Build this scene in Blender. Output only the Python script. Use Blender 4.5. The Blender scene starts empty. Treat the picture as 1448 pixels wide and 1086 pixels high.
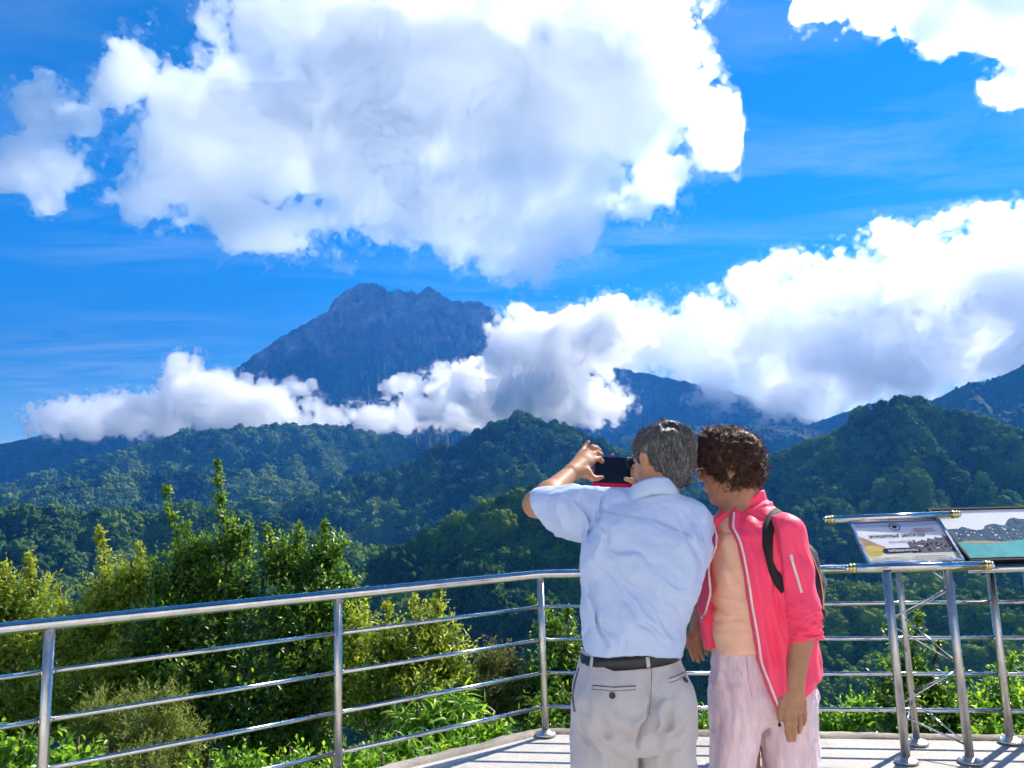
import bpy, bmesh, math, random
import numpy as np
from mathutils import Vector, Matrix
# ---------------------------------------------------------------- core
SC = bpy.context.scene
COL = SC.collection
F, PITCH, ROLL, CAMH = 1096.3, 0.1481, 0.0317, 1.505
CAM = np.array([0.0, 0.0, CAMH])
SUN_AZ, SUN_EL = math.radians(48.0), math.radians(42.5)      # azimuth clockwise from +Y (to the right)
SUN_DIR = np.array([math.sin(SUN_AZ)*math.cos(SUN_EL), math.cos(SUN_AZ)*math.cos(SUN_EL), math.sin(SUN_EL)])
CP, SP = math.cos(PITCH), math.sin(PITCH)
CR, SR = math.cos(ROLL), math.sin(ROLL)

def ray(u, v):
    """Direction (forward component 1 along the level heading is not normalised) of a photograph pixel."""
    U, V = np.asarray(u, float) - 724.0, np.asarray(v, float) - 543.0
    a = U*CR - V*SR
    b = U*SR + V*CR
    x, up, fw = a/F, -b/F, np.ones_like(a)
    return np.stack([x, fw*CP - up*SP, fw*SP + up*CP], -1)

def at_y(u, v, y):
    d = ray(u, v)
    return CAM + d*(y/d[..., 1:2])

def at_z(u, v, z=0.0):
    d = ray(u, v)
    return CAM + d*((z - CAMH)/d[..., 2:3])

def at_r(u, v, r):
    """Point at horizontal distance r."""
    d = ray(u, v)
    return CAM + d*(r/np.hypot(d[..., 0:1], d[..., 1:2]))

def project(P):
    P = np.asarray(P, float) - CAM
    fw = P[..., 1]*CP + P[..., 2]*SP
    up = -P[..., 1]*SP + P[..., 2]*CP
    U, V = F*P[..., 0]/fw, -F*up/fw
    return 724 + U*CR + V*SR, 543 - U*SR + V*CR, fw

def tag(o, label=None, cat=None, group=None, kind=None):
    if label: o['label'] = label
    if cat: o['category'] = cat
    if group: o['group'] = group
    if kind: o['kind'] = kind
    return o

def empty(name, loc=(0, 0, 0), label=None, cat=None, group=None):
    o = bpy.data.objects.new(name, None)
    COL.objects.link(o)
    o.location = loc
    o.empty_display_size = 0.1
    return tag(o, label, cat, group)

def link_mesh(name, me, mat=None, parent=None, loc=None):
    o = bpy.data.objects.new(name, me)
    COL.objects.link(o)
    if mat is not None:
        me.materials.append(mat)
    if loc is not None:
        o.location = loc
    if parent is not None:
        o.parent = parent
        if loc is None:
            o.matrix_parent_inverse = Matrix.Translation(-parent.location)   # vertices are given in world space
    return o

def np_mesh(name, V, Fc, smooth=True):
    """Mesh from arrays: V (n,3), Fc (m,k) all faces with the same k."""
    V = np.ascontiguousarray(V, np.float32)
    Fc = np.ascontiguousarray(Fc, np.int32)
    me = bpy.data.meshes.new(name)
    n, m, k = len(V), len(Fc), Fc.shape[1]
    me.vertices.add(n)
    me.vertices.foreach_set('co', V.ravel())
    me.loops.add(m*k)
    me.loops.foreach_set('vertex_index', Fc.ravel())
    me.polygons.add(m)
    me.polygons.foreach_set('loop_start', np.arange(0, m*k, k, dtype=np.int32))
    if smooth:
        me.polygons.foreach_set('use_smooth', np.ones(m, bool))
    me.update(calc_edges=True)
    return me

# ---------------------------------------------------------------- noise
_rng = np.random.default_rng(11)
def _tile(n=96, lam=12.0, dims=3, seed=1):
    r = np.random.default_rng(seed)
    w = r.standard_normal((n,)*dims)
    k = np.meshgrid(*[np.fft.fftfreq(n) for _ in range(dims-1)], np.fft.rfftfreq(n), indexing='ij')
    kk = np.sqrt(sum(q*q for q in k))*lam
    filt = np.exp(-((kk - 1.0)/0.38)**2)
    t = np.fft.irfftn(np.fft.rfftn(w)*filt, s=(n,)*dims)
    return (t/t.std()).astype(np.float32)
T3 = _tile()
T2 = _tile(256, 16.0, 2, 5)

def noise_grid(ax, lam, seed):
    """Band-limited noise (unit variance) on the grid spanned by coordinate vectors ax, wavelength lam."""
    r = np.random.default_rng(seed)
    n = T3.shape[0]
    t = np.transpose(T3, r.permutation(3))
    for i, a in enumerate(ax):
        q = (np.asarray(a)*12.0/lam + r.uniform(0, n)) % n
        i0 = np.floor(q).astype(int) % n
        w = (q - np.floor(q)).astype(np.float32)
        w = w*w*(3 - 2*w)*0.35 + w*0.65
        sh = [1, 1, 1]
        sh[i] = -1
        w = w.reshape(sh)
        t = np.take(t, i0, axis=i)*(1 - w) + np.take(t, (i0 + 1) % n, axis=i)*w
    return t

def noise_pts(P, lam, seed):
    """The same noise at scattered points (n,3)."""
    r = np.random.default_rng(seed)
    n = T3.shape[0]
    t = np.transpose(T3, r.permutation(3))
    q = (np.asarray(P, float)*12.0/lam + r.uniform(0, n, 3)) % n
    i0 = np.floor(q).astype(int) % n
    w = q - np.floor(q)
    i1 = (i0 + 1) % n
    out = 0
    for a in (0, 1):
        for b in (0, 1):
            for c in (0, 1):
                wt = (w[:, 0] if a else 1-w[:, 0])*(w[:, 1] if b else 1-w[:, 1])*(w[:, 2] if c else 1-w[:, 2])
                out = out + wt*t[(i1 if a else i0)[:, 0], (i1 if b else i0)[:, 1], (i1 if c else i0)[:, 2]]
    return out

def noise2(X, Y, lam, seed):
    r = np.random.default_rng(seed)
    n = T2.shape[0]
    a = r.uniform(0, 6.28)
    x = ((X*math.cos(a) - Y*math.sin(a))*16.0/lam + r.uniform(0, n)) % n
    y = ((X*math.sin(a) + Y*math.cos(a))*16.0/lam + r.uniform(0, n)) % n
    i, j = np.floor(x).astype(int) % n, np.floor(y).astype(int) % n
    wx, wy = x - np.floor(x), y - np.floor(y)
    i1, j1 = (i + 1) % n, (j + 1) % n
    return (T2[i, j]*(1-wx)*(1-wy) + T2[i1, j]*wx*(1-wy) + T2[i, j1]*(1-wx)*wy + T2[i1, j1]*wx*wy)

# ---------------------------------------------------------------- implicit surfaces
def surface_nets(D, org, h):
    """Quads of the zero level of D (negative inside)."""
    D = np.pad(D, 1, constant_values=float(max(h, 1e-6)))
    org = np.asarray(org, float) - h
    S = D < 0
    nx, ny, nz = D.shape
    c = np.zeros((nx-1, ny-1, nz-1), np.int8)
    for a in (0, 1):
        for b in (0, 1):
            for d in (0, 1):
                c += S[a:nx-1+a, b:ny-1+b, d:nz-1+d]
    act = (c > 0) & (c < 8)
    idx = np.full(act.shape, -1, np.int32)
    cells = np.argwhere(act)
    idx[act] = np.arange(len(cells), dtype=np.int32)
    acc = np.zeros((len(cells), 3))
    cnt = np.zeros(len(cells))
    corner = [(a, b, d) for a in (0, 1) for b in (0, 1) for d in (0, 1)]
    val = {q: D[cells[:, 0]+q[0], cells[:, 1]+q[1], cells[:, 2]+q[2]].astype(float) for q in corner}
    for q in corner:
        for ax in range(3):
            if q[ax] == 0:
                q2 = tuple(q[i] + (1 if i == ax else 0) for i in range(3))
                v0, v1 = val[q], val[q2]
                m = (v0 < 0) != (v1 < 0)
                t = np.where(m, v0/np.where(m, v0 - v1, 1), 0)
                for i in range(3):
                    acc[:, i] += np.where(m, q[i] + (t if i == ax else 0), 0)
                cnt += m
    V = org + h*(cells + acc/cnt[:, None])
    quads = []
    for ax in range(3):
        s0 = [slice(1, -1)]*3
        s1 = [slice(1, -1)]*3
        s0[ax] = slice(0, D.shape[ax]-1)
        s1[ax] = slice(1, D.shape[ax])
        A, B = S[tuple(s0)], S[tuple(s1)]
        e = np.argwhere(A != B)
        if not len(e):
            continue
        off = np.array([0 if i == ax else 1 for i in range(3)])
        g = e + off
        flip = A[e[:, 0], e[:, 1], e[:, 2]]
        o1, o2 = [(1, 2), (2, 0), (0, 1)][ax]
        def at(d1, d2):
            k = g.copy()
            k[:, o1] -= d1
            k[:, o2] -= d2
            return idx[k[:, 0], k[:, 1], k[:, 2]]
        q = np.stack([at(1, 1), at(0, 1), at(0, 0), at(1, 0)], 1)
        q[~flip] = q[~flip][:, ::-1]
        quads.append(q)
    return V, np.concatenate(quads)

# ---------------------------------------------------------------- materials
def mat(name):
    m = bpy.data.materials.new(name)
    m.use_nodes = True
    nt = m.node_tree
    return m, nt, nt.nodes['Principled BSDF'], nt.nodes['Material Output']

def N(nt, typ, **kw):
    n = nt.nodes.new(typ)
    for k, v in kw.items():
        if k.startswith('_'):
            setattr(n, k[1:], v)
        else:
            key = int(k[1:]) if k[0] == 'i' and k[1:].isdigit() else k.replace('__', ' ')
            n.inputs[key].default_value = v
    return n

def ramp(nt, fac, stops):
    n = nt.nodes.new('ShaderNodeValToRGB')
    el = n.color_ramp.elements
    while len(el) < len(stops):
        el.new(0.5)
    for e, (p, c) in zip(el, stops):
        e.position = p
        e.color = (*c, 1) if len(c) == 3 else c
    nt.links.new(fac, n.inputs['Fac'])
    return n.outputs['Color']

def noise_node(nt, scale, detail=4, rough=0.55, vec=None, dist=0.0):
    n = N(nt, 'ShaderNodeTexNoise', Scale=scale, Detail=detail, Roughness=rough, Distortion=dist)
    if vec is None:
        tc = nt.nodes.new('ShaderNodeTexCoord')
        vec = tc.outputs['Object']
    nt.links.new(vec, n.inputs['Vector'])
    return n.outputs['Fac']

def bump(nt, bsdf, height, strength=0.3, dist=0.01):
    b = N(nt, 'ShaderNodeBump', Strength=strength, Distance=dist)
    nt.links.new(height, b.inputs['Height'])
    nt.links.new(b.outputs['Normal'], bsdf.inputs['Normal'])
    return b

# ---------------------------------------------------------------- camera, sky, sun
def setup():
    cd = bpy.data.cameras.new('camera')
    cam = bpy.data.objects.new('camera', cd)
    COL.objects.link(cam)
    cd.sensor_width = 36.0
    cd.lens = 36.0*F/1448.0
    cd.clip_start, cd.clip_end = 0.05, 200000.0
    R = Matrix.Rotation(math.pi/2 + PITCH, 4, 'X') @ Matrix.Rotation(-ROLL, 4, 'Z')
    cam.matrix_world = Matrix.Translation(CAM) @ R
    SC.camera = cam
    SC.view_settings.view_transform = 'Standard'
    SC.view_settings.look = 'None'
    SC.view_settings.gamma = 1.0
    SC.view_settings.exposure = EXPOSURE
    w = bpy.data.worlds.new('World')
    SC.world = w
    w.use_nodes = True
    nt = w.node_tree
    bg = nt.nodes['Background']
    sky = nt.nodes.new('ShaderNodeTexSky')
    sky.sky_type = 'NISHITA'
    sky.sun_disc = False
    sky.sun_elevation = SUN_EL
    sky.sun_rotation = SUN_AZ
    sky.altitude = 1500.0
    sky.air_density, sky.dust_density, sky.ozone_density = 1.0, 0.2, 3.0
    bg.inputs['Strength'].default_value = SKY
    hs = N(nt, 'ShaderNodeHueSaturation', Saturation=1.48)
    nt.links.new(sky.outputs['Color'], hs.inputs['Color'])
    # thin cirrus: a streaky layer on a high flat plane
    tc = nt.nodes.new('ShaderNodeTexCoord')
    sx = nt.nodes.new('ShaderNodeSeparateXYZ')
    nt.links.new(tc.outputs['Generated'], sx.inputs[0])
    zc = N(nt, 'ShaderNodeMath', _operation='MAXIMUM')
    zc.inputs[1].default_value = 0.03
    nt.links.new(sx.outputs['Z'], zc.inputs[0])
    cb = nt.nodes.new('ShaderNodeCombineXYZ')
    for i, ax in enumerate('XY'):
        dv = N(nt, 'ShaderNodeMath', _operation='DIVIDE')
        nt.links.new(sx.outputs[ax], dv.inputs[0])
        nt.links.new(zc.outputs[0], dv.inputs[1])
        nt.links.new(dv.outputs[0], cb.inputs[i])
    mp = N(nt, 'ShaderNodeMapping')
    mp.inputs['Rotation'].default_value = (0, 0, math.radians(-52))
    mp.inputs['Scale'].default_value = (0.7, 1.7, 1)
    nt.links.new(cb.outputs[0], mp.inputs[0])
    n1 = N(nt, 'ShaderNodeTexNoise', Scale=1.1, Detail=9, Roughness=0.66, Distortion=0.7)
    n2 = N(nt, 'ShaderNodeTexNoise', Scale=0.45, Detail=3, Roughness=0.5)
    nt.links.new(mp.outputs[0], n1.inputs['Vector'])
    nt.links.new(cb.outputs[0], n2.inputs['Vector'])
    ml = N(nt, 'ShaderNodeMath', _operation='MULTIPLY')
    nt.links.new(ramp(nt, n1.outputs['Fac'], [(0.44, (0, 0, 0)), (0.78, (1, 1, 1))]), ml.inputs[0])
    nt.links.new(ramp(nt, n2.outputs['Fac'], [(0.40, (0, 0, 0)), (0.64, (0.42, 0.42, 0.42))]), ml.inputs[1])
    mx = N(nt, 'ShaderNodeMix', _data_type='RGBA')
    mx.inputs[7].default_value = (6.5, 7.0, 7.6, 1)
    nt.links.new(ml.outputs[0], mx.inputs[0])
    nt.links.new(hs.outputs['Color'], mx.inputs[6])
    nt.links.new(mx.outputs[2], bg.inputs['Color'])
    ld = bpy.data.lights.new('sun', 'SUN')
    ld.energy = SUN
    ld.angle = math.radians(0.5)
    ld.color = (1.0, 0.94, 0.84)
    lo = bpy.data.objects.new('sun', ld)
    COL.objects.link(lo)
    lo.rotation_euler = Vector(SUN_DIR).to_track_quat('Z', 'Y').to_euler()
    lo.location = (6, 6, 12)
    cy = SC.cycles
    cy.use_denoising = True
    cy.max_bounces = 17
    cy.diffuse_bounces = 3
    cy.glossy_bounces = 4
    cy.transmission_bounces = 6
    cy.volume_bounces = 17
    cy.transparent_max_bounces = 48
    cy.use_adaptive_sampling = True
    cy.adaptive_threshold = 0.085
    cy.adaptive_min_samples = 16
    cy.caustics_reflective = cy.caustics_refractive = False
    cy.sample_clamp_indirect = 6.0
EXPOSURE, SKY, SUN = 1.08, 0.086, 5.0
# ---------------------------------------------------------------- hills, mountain, forest
def forest_ground_mat(name, cols, rock=None, scale=0.004):
    m, nt, b, out = mat(name)
    tc = nt.nodes.new('ShaderNodeTexCoord')
    v = tc.outputs['Object']
    big = noise_node(nt, scale, 6, 0.6, v)
    c = ramp(nt, big, [(0.30, cols[0]), (0.48, cols[1]), (0.58, cols[2]), (0.72, cols[3])])
    fine = noise_node(nt, scale*14, 5, 0.7, v)
    mx = N(nt, 'ShaderNodeMix', _data_type='RGBA', _blend_type='MULTIPLY')
    mx.inputs[0].default_value = 0.75
    nt.links.new(c, mx.inputs[6])
    nt.links.new(ramp(nt, fine, [(0.36, (0.35, 0.38, 0.35)), (0.66, (1.5, 1.45, 1.3))]), mx.inputs[7])
    col = mx.outputs[2]
    if rock:
        z0, z1, rc0, rc1 = rock
        ge = nt.nodes.new('ShaderNodeNewGeometry')
        sx = nt.nodes.new('ShaderNodeSeparateXYZ')
        nt.links.new(ge.outputs['Position'], sx.inputs[0])
        mr = N(nt, 'ShaderNodeMapRange')
        mr.inputs[1].default_value, mr.inputs[2].default_value = z0, z1
        nt.links.new(sx.outputs['Z'], mr.inputs[0])
        rn = noise_node(nt, 0.0022, 9, 0.68, v, 0.6)
        ad = N(nt, 'ShaderNodeMath', _operation='ADD')
        nt.links.new(mr.outputs[0], ad.inputs[0])
        nt.links.new(rn, ad.inputs[1])
        k = ramp(nt, ad.outputs[0], [(0.80, (0, 0, 0)), (0.98, (1, 1, 1))])
        strata = noise_node(nt, 0.006, 8, 0.7, v, 0.4)
        rcol = ramp(nt, strata, [(0.34, rc0), (0.56, rc1), (0.70, tuple(q*1.9 for q in rc1))])
        m2 = N(nt, 'ShaderNodeMix', _data_type='RGBA')
        nt.links.new(k, m2.inputs[0])
        nt.links.new(col, m2.inputs[6])
        nt.links.new(rcol, m2.inputs[7])
        col = m2.outputs[2]
    nt.links.new(col, b.inputs['Base Color'])
    b.inputs['Roughness'].default_value = 0.9
    b.inputs['Specular IOR Level'].default_value = 0.15
    return m

GREENS = [(0.018, 0.040, 0.014), (0.036, 0.075, 0.022), (0.060, 0.105, 0.030), (0.095, 0.13, 0.04)]

def crest_arrays(pts, na, pad=0.0):
    p = np.array(pts, float)
    d = ray(p[:, 0], p[:, 1])
    az = np.arctan2(d[:, 0], d[:, 1])
    el = d[:, 2]/np.hypot(d[:, 0], d[:, 1])
    o = np.argsort(az)
    az, el, ds = az[o], el[o], p[o, 2]
    A = np.linspace(az[0], az[-1], na)
    return A, np.interp(A, az, el), np.interp(A, az, ds)

def ridge(name, pts, front, back, sf, sb, na, nr, spur, spur_lam, canopy, can_lam, material, seed, label=None, floor=-330.0, crest_amp=0.0, concave=0.0, rough=1.0):
    """A hill range: a crest line (photograph pixel, distance), falling off both ways, cut by gullies."""
    A, E, Dc = crest_arrays(pts, na)
    t = np.concatenate([np.linspace(-1, 0, int(nr*0.8), endpoint=False), np.linspace(0, 1, nr - int(nr*0.8))])
    off = np.where(t < 0, -np.abs(t)**1.15*front, t*back)
    R = np.maximum(Dc[:, None] + off[None, :], 60.0)
    X, Y = R*np.sin(A)[:, None], R*np.cos(A)[:, None]
    zc = (CAMH + E*Dc)[:, None]
    o = R - Dc[:, None]
    drop = np.where(o < 0, sf*(-o) - concave*sf*np.minimum(o*o/front, front), sb*o)
    n1 = noise2(X, Y, spur_lam, seed)
    n2 = noise2(X, Y, spur_lam*0.47, seed+1)
    n3 = noise2(X, Y, spur_lam*0.21, seed+2)
    n4 = noise2(X, Y, spur_lam*0.10, seed+3)
    g = -np.abs(n1)*0.9 - 0.45*np.abs(n2) - rough*(0.30*np.abs(n3) + 0.12*(n4 + 1.5))
    fade = 1 - np.exp(-np.abs(o)/(spur_lam*0.45))
    Z = zc - drop + spur*g*fade
    if crest_amp:
        Z += crest_amp*(noise2(X, Y, spur_lam*0.16, seed+6)*0.6 + noise2(X, Y, spur_lam*0.07, seed+7)*0.4 + 0.3*noise2(X, Y, spur_lam*0.035, seed+8))
    if canopy:
        Z += canopy*(np.abs(noise2(X, Y, can_lam, seed+4))*0.9 + 0.6*np.abs(noise2(X, Y, can_lam*0.5, seed+5)) - 0.9)
    Z = np.maximum(Z, floor + 20*noise2(X, Y, 160.0, seed+9)*0.3)
    V = np.stack([X, Y, Z], -1).reshape(-1, 3)
    i = np.arange(na*nr).reshape(na, nr)
    Q = np.stack([i[:-1, :-1], i[1:, :-1], i[1:, 1:], i[:-1, 1:]], -1).reshape(-1, 4)[:, ::-1]
    o_ = link_mesh(name, np_mesh(name, V, Q), material)
    tag(o_, label, None, kind='structure')
    return dict(A=A, R=R, X=X, Y=Y, Z=Z)

def crown_group():
    ng = bpy.data.node_groups.new('forest_crowns', 'GeometryNodeTree')
    ng.interface.new_socket('Geometry', in_out='INPUT', socket_type='NodeSocketGeometry')
    ng.interface.new_socket('Geometry', in_out='OUTPUT', socket_type='NodeSocketGeometry')
    gi, go = ng.nodes.new('NodeGroupInput'), ng.nodes.new('NodeGroupOutput')
    join = ng.nodes.new('GeometryNodeGeometryToInstance')
    L = ng.links.new
    for k in range(4):
        ico = ng.nodes.new('GeometryNodeMeshIcoSphere')
        ico.inputs['Radius'].default_value = 1.0
        ico.inputs['Subdivisions'].default_value = 4
        sp = ng.nodes.new('GeometryNodeSetPosition')
        nz = N(ng, 'ShaderNodeTexVoronoi', Scale=1.9)
        nz2 = N(ng, 'ShaderNodeTexNoise', Scale=3.6, Detail=3)
        pos = ng.nodes.new('GeometryNodeInputPosition')
        ad = N(ng, 'ShaderNodeVectorMath', _operation='ADD')
        ad.inputs[1].default_value = (k*7.1, k*3.3, k*1.7)
        L(pos.outputs[0], ad.inputs[0])
        L(ad.outputs[0], nz.inputs['Vector'])
        L(ad.outputs[0], nz2.inputs['Vector'])
        m1 = N(ng, 'ShaderNodeMath', _operation='MULTIPLY_ADD')
        m1.inputs[1].default_value, m1.inputs[2].default_value = -0.75, 1.0
        L(nz.outputs['Distance'], m1.inputs[0])
        m2 = N(ng, 'ShaderNodeMath', _operation='MULTIPLY_ADD')
        m2.inputs[1].default_value = 0.7
        L(nz2.outputs['Fac'], m2.inputs[0])
        L(m1.outputs[0], m2.inputs[2])
        sc = N(ng, 'ShaderNodeVectorMath', _operation='SCALE')
        L(pos.outputs[0], sc.inputs[0])
        L(m2.outputs[0], sc.inputs['Scale'])
        L(ico.outputs['Mesh'], sp.inputs['Geometry'])
        L(sc.outputs[0], sp.inputs['Position'])
        sm = ng.nodes.new('GeometryNodeSetMaterial')
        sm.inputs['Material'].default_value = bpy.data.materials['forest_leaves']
        L(sp.outputs[0], sm.inputs['Geometry'])
        L(sm.outputs[0], join.inputs[0])
    iop = ng.nodes.new('GeometryNodeInstanceOnPoints')
    iop.inputs['Pick Instance'].default_value = True
    at = ng.nodes.new('GeometryNodeInputNamedAttribute')
    at.data_type = 'FLOAT_VECTOR'
    at.inputs['Name'].default_value = 'crown_scale'
    ri = ng.nodes.new('GeometryNodeInputNamedAttribute')
    ri.data_type = 'FLOAT_VECTOR'
    ri.inputs['Name'].default_value = 'crown_turn'
    L(gi.outputs[0], iop.inputs['Points'])
    L(join.outputs[0], iop.inputs['Instance'])
    L(at.outputs['Attribute'], iop.inputs['Scale'])
    L(ri.outputs['Attribute'], iop.inputs['Rotation'])
    L(iop.outputs[0], go.inputs[0])
    return ng

def forest_mat():
    m, nt, b, out = mat('forest_leaves')
    oi = nt.nodes.new('ShaderNodeObjectInfo')
    ge = nt.nodes.new('ShaderNodeNewGeometry')
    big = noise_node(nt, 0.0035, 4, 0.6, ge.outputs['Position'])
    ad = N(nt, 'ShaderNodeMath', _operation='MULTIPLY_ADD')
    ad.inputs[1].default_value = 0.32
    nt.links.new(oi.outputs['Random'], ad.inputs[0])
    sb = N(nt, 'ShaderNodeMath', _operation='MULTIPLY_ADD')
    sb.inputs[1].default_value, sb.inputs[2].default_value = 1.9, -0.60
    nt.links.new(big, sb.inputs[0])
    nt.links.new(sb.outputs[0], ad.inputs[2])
    c = ramp(nt, ad.outputs[0], [(0.22, (0.040, 0.090, 0.024)), (0.42, (0.092, 0.170, 0.036)), (0.56, (0.165, 0.255, 0.046)), (0.78, (0.250, 0.320, 0.060))])  # tree tones vary at random; palest patches are painted in place of sunlit woodland
    fine = noise_node(nt, 0.9, 4, 0.7, ge.outputs['Position'])
    mx = N(nt, 'ShaderNodeMix', _data_type='RGBA', _blend_type='MULTIPLY')
    mx.inputs[0].default_value = 0.8
    nt.links.new(c, mx.inputs[6])
    nt.links.new(ramp(nt, fine, [(0.36, (0.3, 0.35, 0.3)), (0.64, (1.5, 1.45, 1.2))]), mx.inputs[7])
    nt.links.new(mx.outputs[2], b.inputs['Base Color'])
    b.inputs['Roughness'].default_value = 0.8
    b.inputs['Specular IOR Level'].default_value = 0.03
    tl = nt.nodes.new('ShaderNodeBsdfTranslucent')
    hs = N(nt, 'ShaderNodeHueSaturation', Hue=0.49, Saturation=1.05, Value=1.9)
    nt.links.new(mx.outputs[2], hs.inputs['Color'])
    nt.links.new(hs.outputs['Color'], tl.inputs['Color'])
    ms = nt.nodes.new('ShaderNodeMixShader')
    ms.inputs[0].default_value = 0.38
    nt.links.new(b.outputs[0], ms.inputs[1])
    nt.links.new(tl.outputs[0], ms.inputs[2])
    nt.links.new(ms.outputs[0], out.inputs['Surface'])
    return m

def forest(name, hill, n, size, seed, label, vmax=1100):
    """Tree crowns over the visible face of a hill, thinned so that they stay about evenly spaced in metres."""
    r = np.random.default_rng(seed)
    A, R, Z = hill['A'], hill['R'], hill['Z']
    na, nr = R.shape
    # area weight of each cell
    dA = (A[1]-A[0])*R[:-1, :-1]*np.abs(np.diff(R, axis=1))[:-1]
    u, v, fw = project(np.stack([hill['X'], hill['Y'], Z], -1)[:-1, :-1])
    vis = (u > -60) & (u < 1510) & (v < vmax)
    # hide test: running max of elevation from the camera outwards
    el = (Z - CAMH)/R
    mx = np.maximum.accumulate(el, axis=1)
    vis &= (el >= mx - 0.012)[:-1, :-1]
    w = (dA*vis).ravel()
    area = w.sum()
    c = r.choice(len(w), size=n, p=w/area)
    i, j = np.unravel_index(c, (na-1, nr-1))
    a, b = r.random(n), r.random(n)
    def lerp(M):
        return (M[i, j]*(1-a)*(1-b) + M[i+1, j]*a*(1-b) + M[i, j+1]*(1-a)*b + M[i+1, j+1]*a*b)
    P = np.stack([lerp(hill['X']), lerp(hill['Y']), lerp(Z)], -1)
    s = size*np.exp(r.normal(0, 0.40, n))
    big = r.random(n) < 0.06
    s = np.where(big, s*1.5, s)
    P[:, 2] += s*0.30
    me = bpy.data.meshes.new(name)
    me.vertices.add(n)
    me.vertices.foreach_set('co', P.astype(np.float32).ravel())
    at = me.attributes.new('crown_scale', 'FLOAT_VECTOR', 'POINT')
    S = np.stack([s*r.uniform(0.8, 1.25, n), s*r.uniform(0.8, 1.25, n), s*r.uniform(0.75, 1.3, n)], -1)
    at.data.foreach_set('vector', S.astype(np.float32).ravel())
    at = me.attributes.new('crown_turn', 'FLOAT_VECTOR', 'POINT')
    T = np.stack([r.normal(0, .15, n), r.normal(0, .15, n), r.uniform(0, 6.28, n)], -1)
    at.data.foreach_set('vector', T.astype(np.float32).ravel())
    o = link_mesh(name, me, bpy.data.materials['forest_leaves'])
    md = o.modifiers.new('crowns', 'NODES')
    md.node_group = CROWNS
    tag(o, label, 'forest', kind='stuff')
    print(name, 'area', int(area), 'spacing', (area/n)**.5)
    return o

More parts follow.
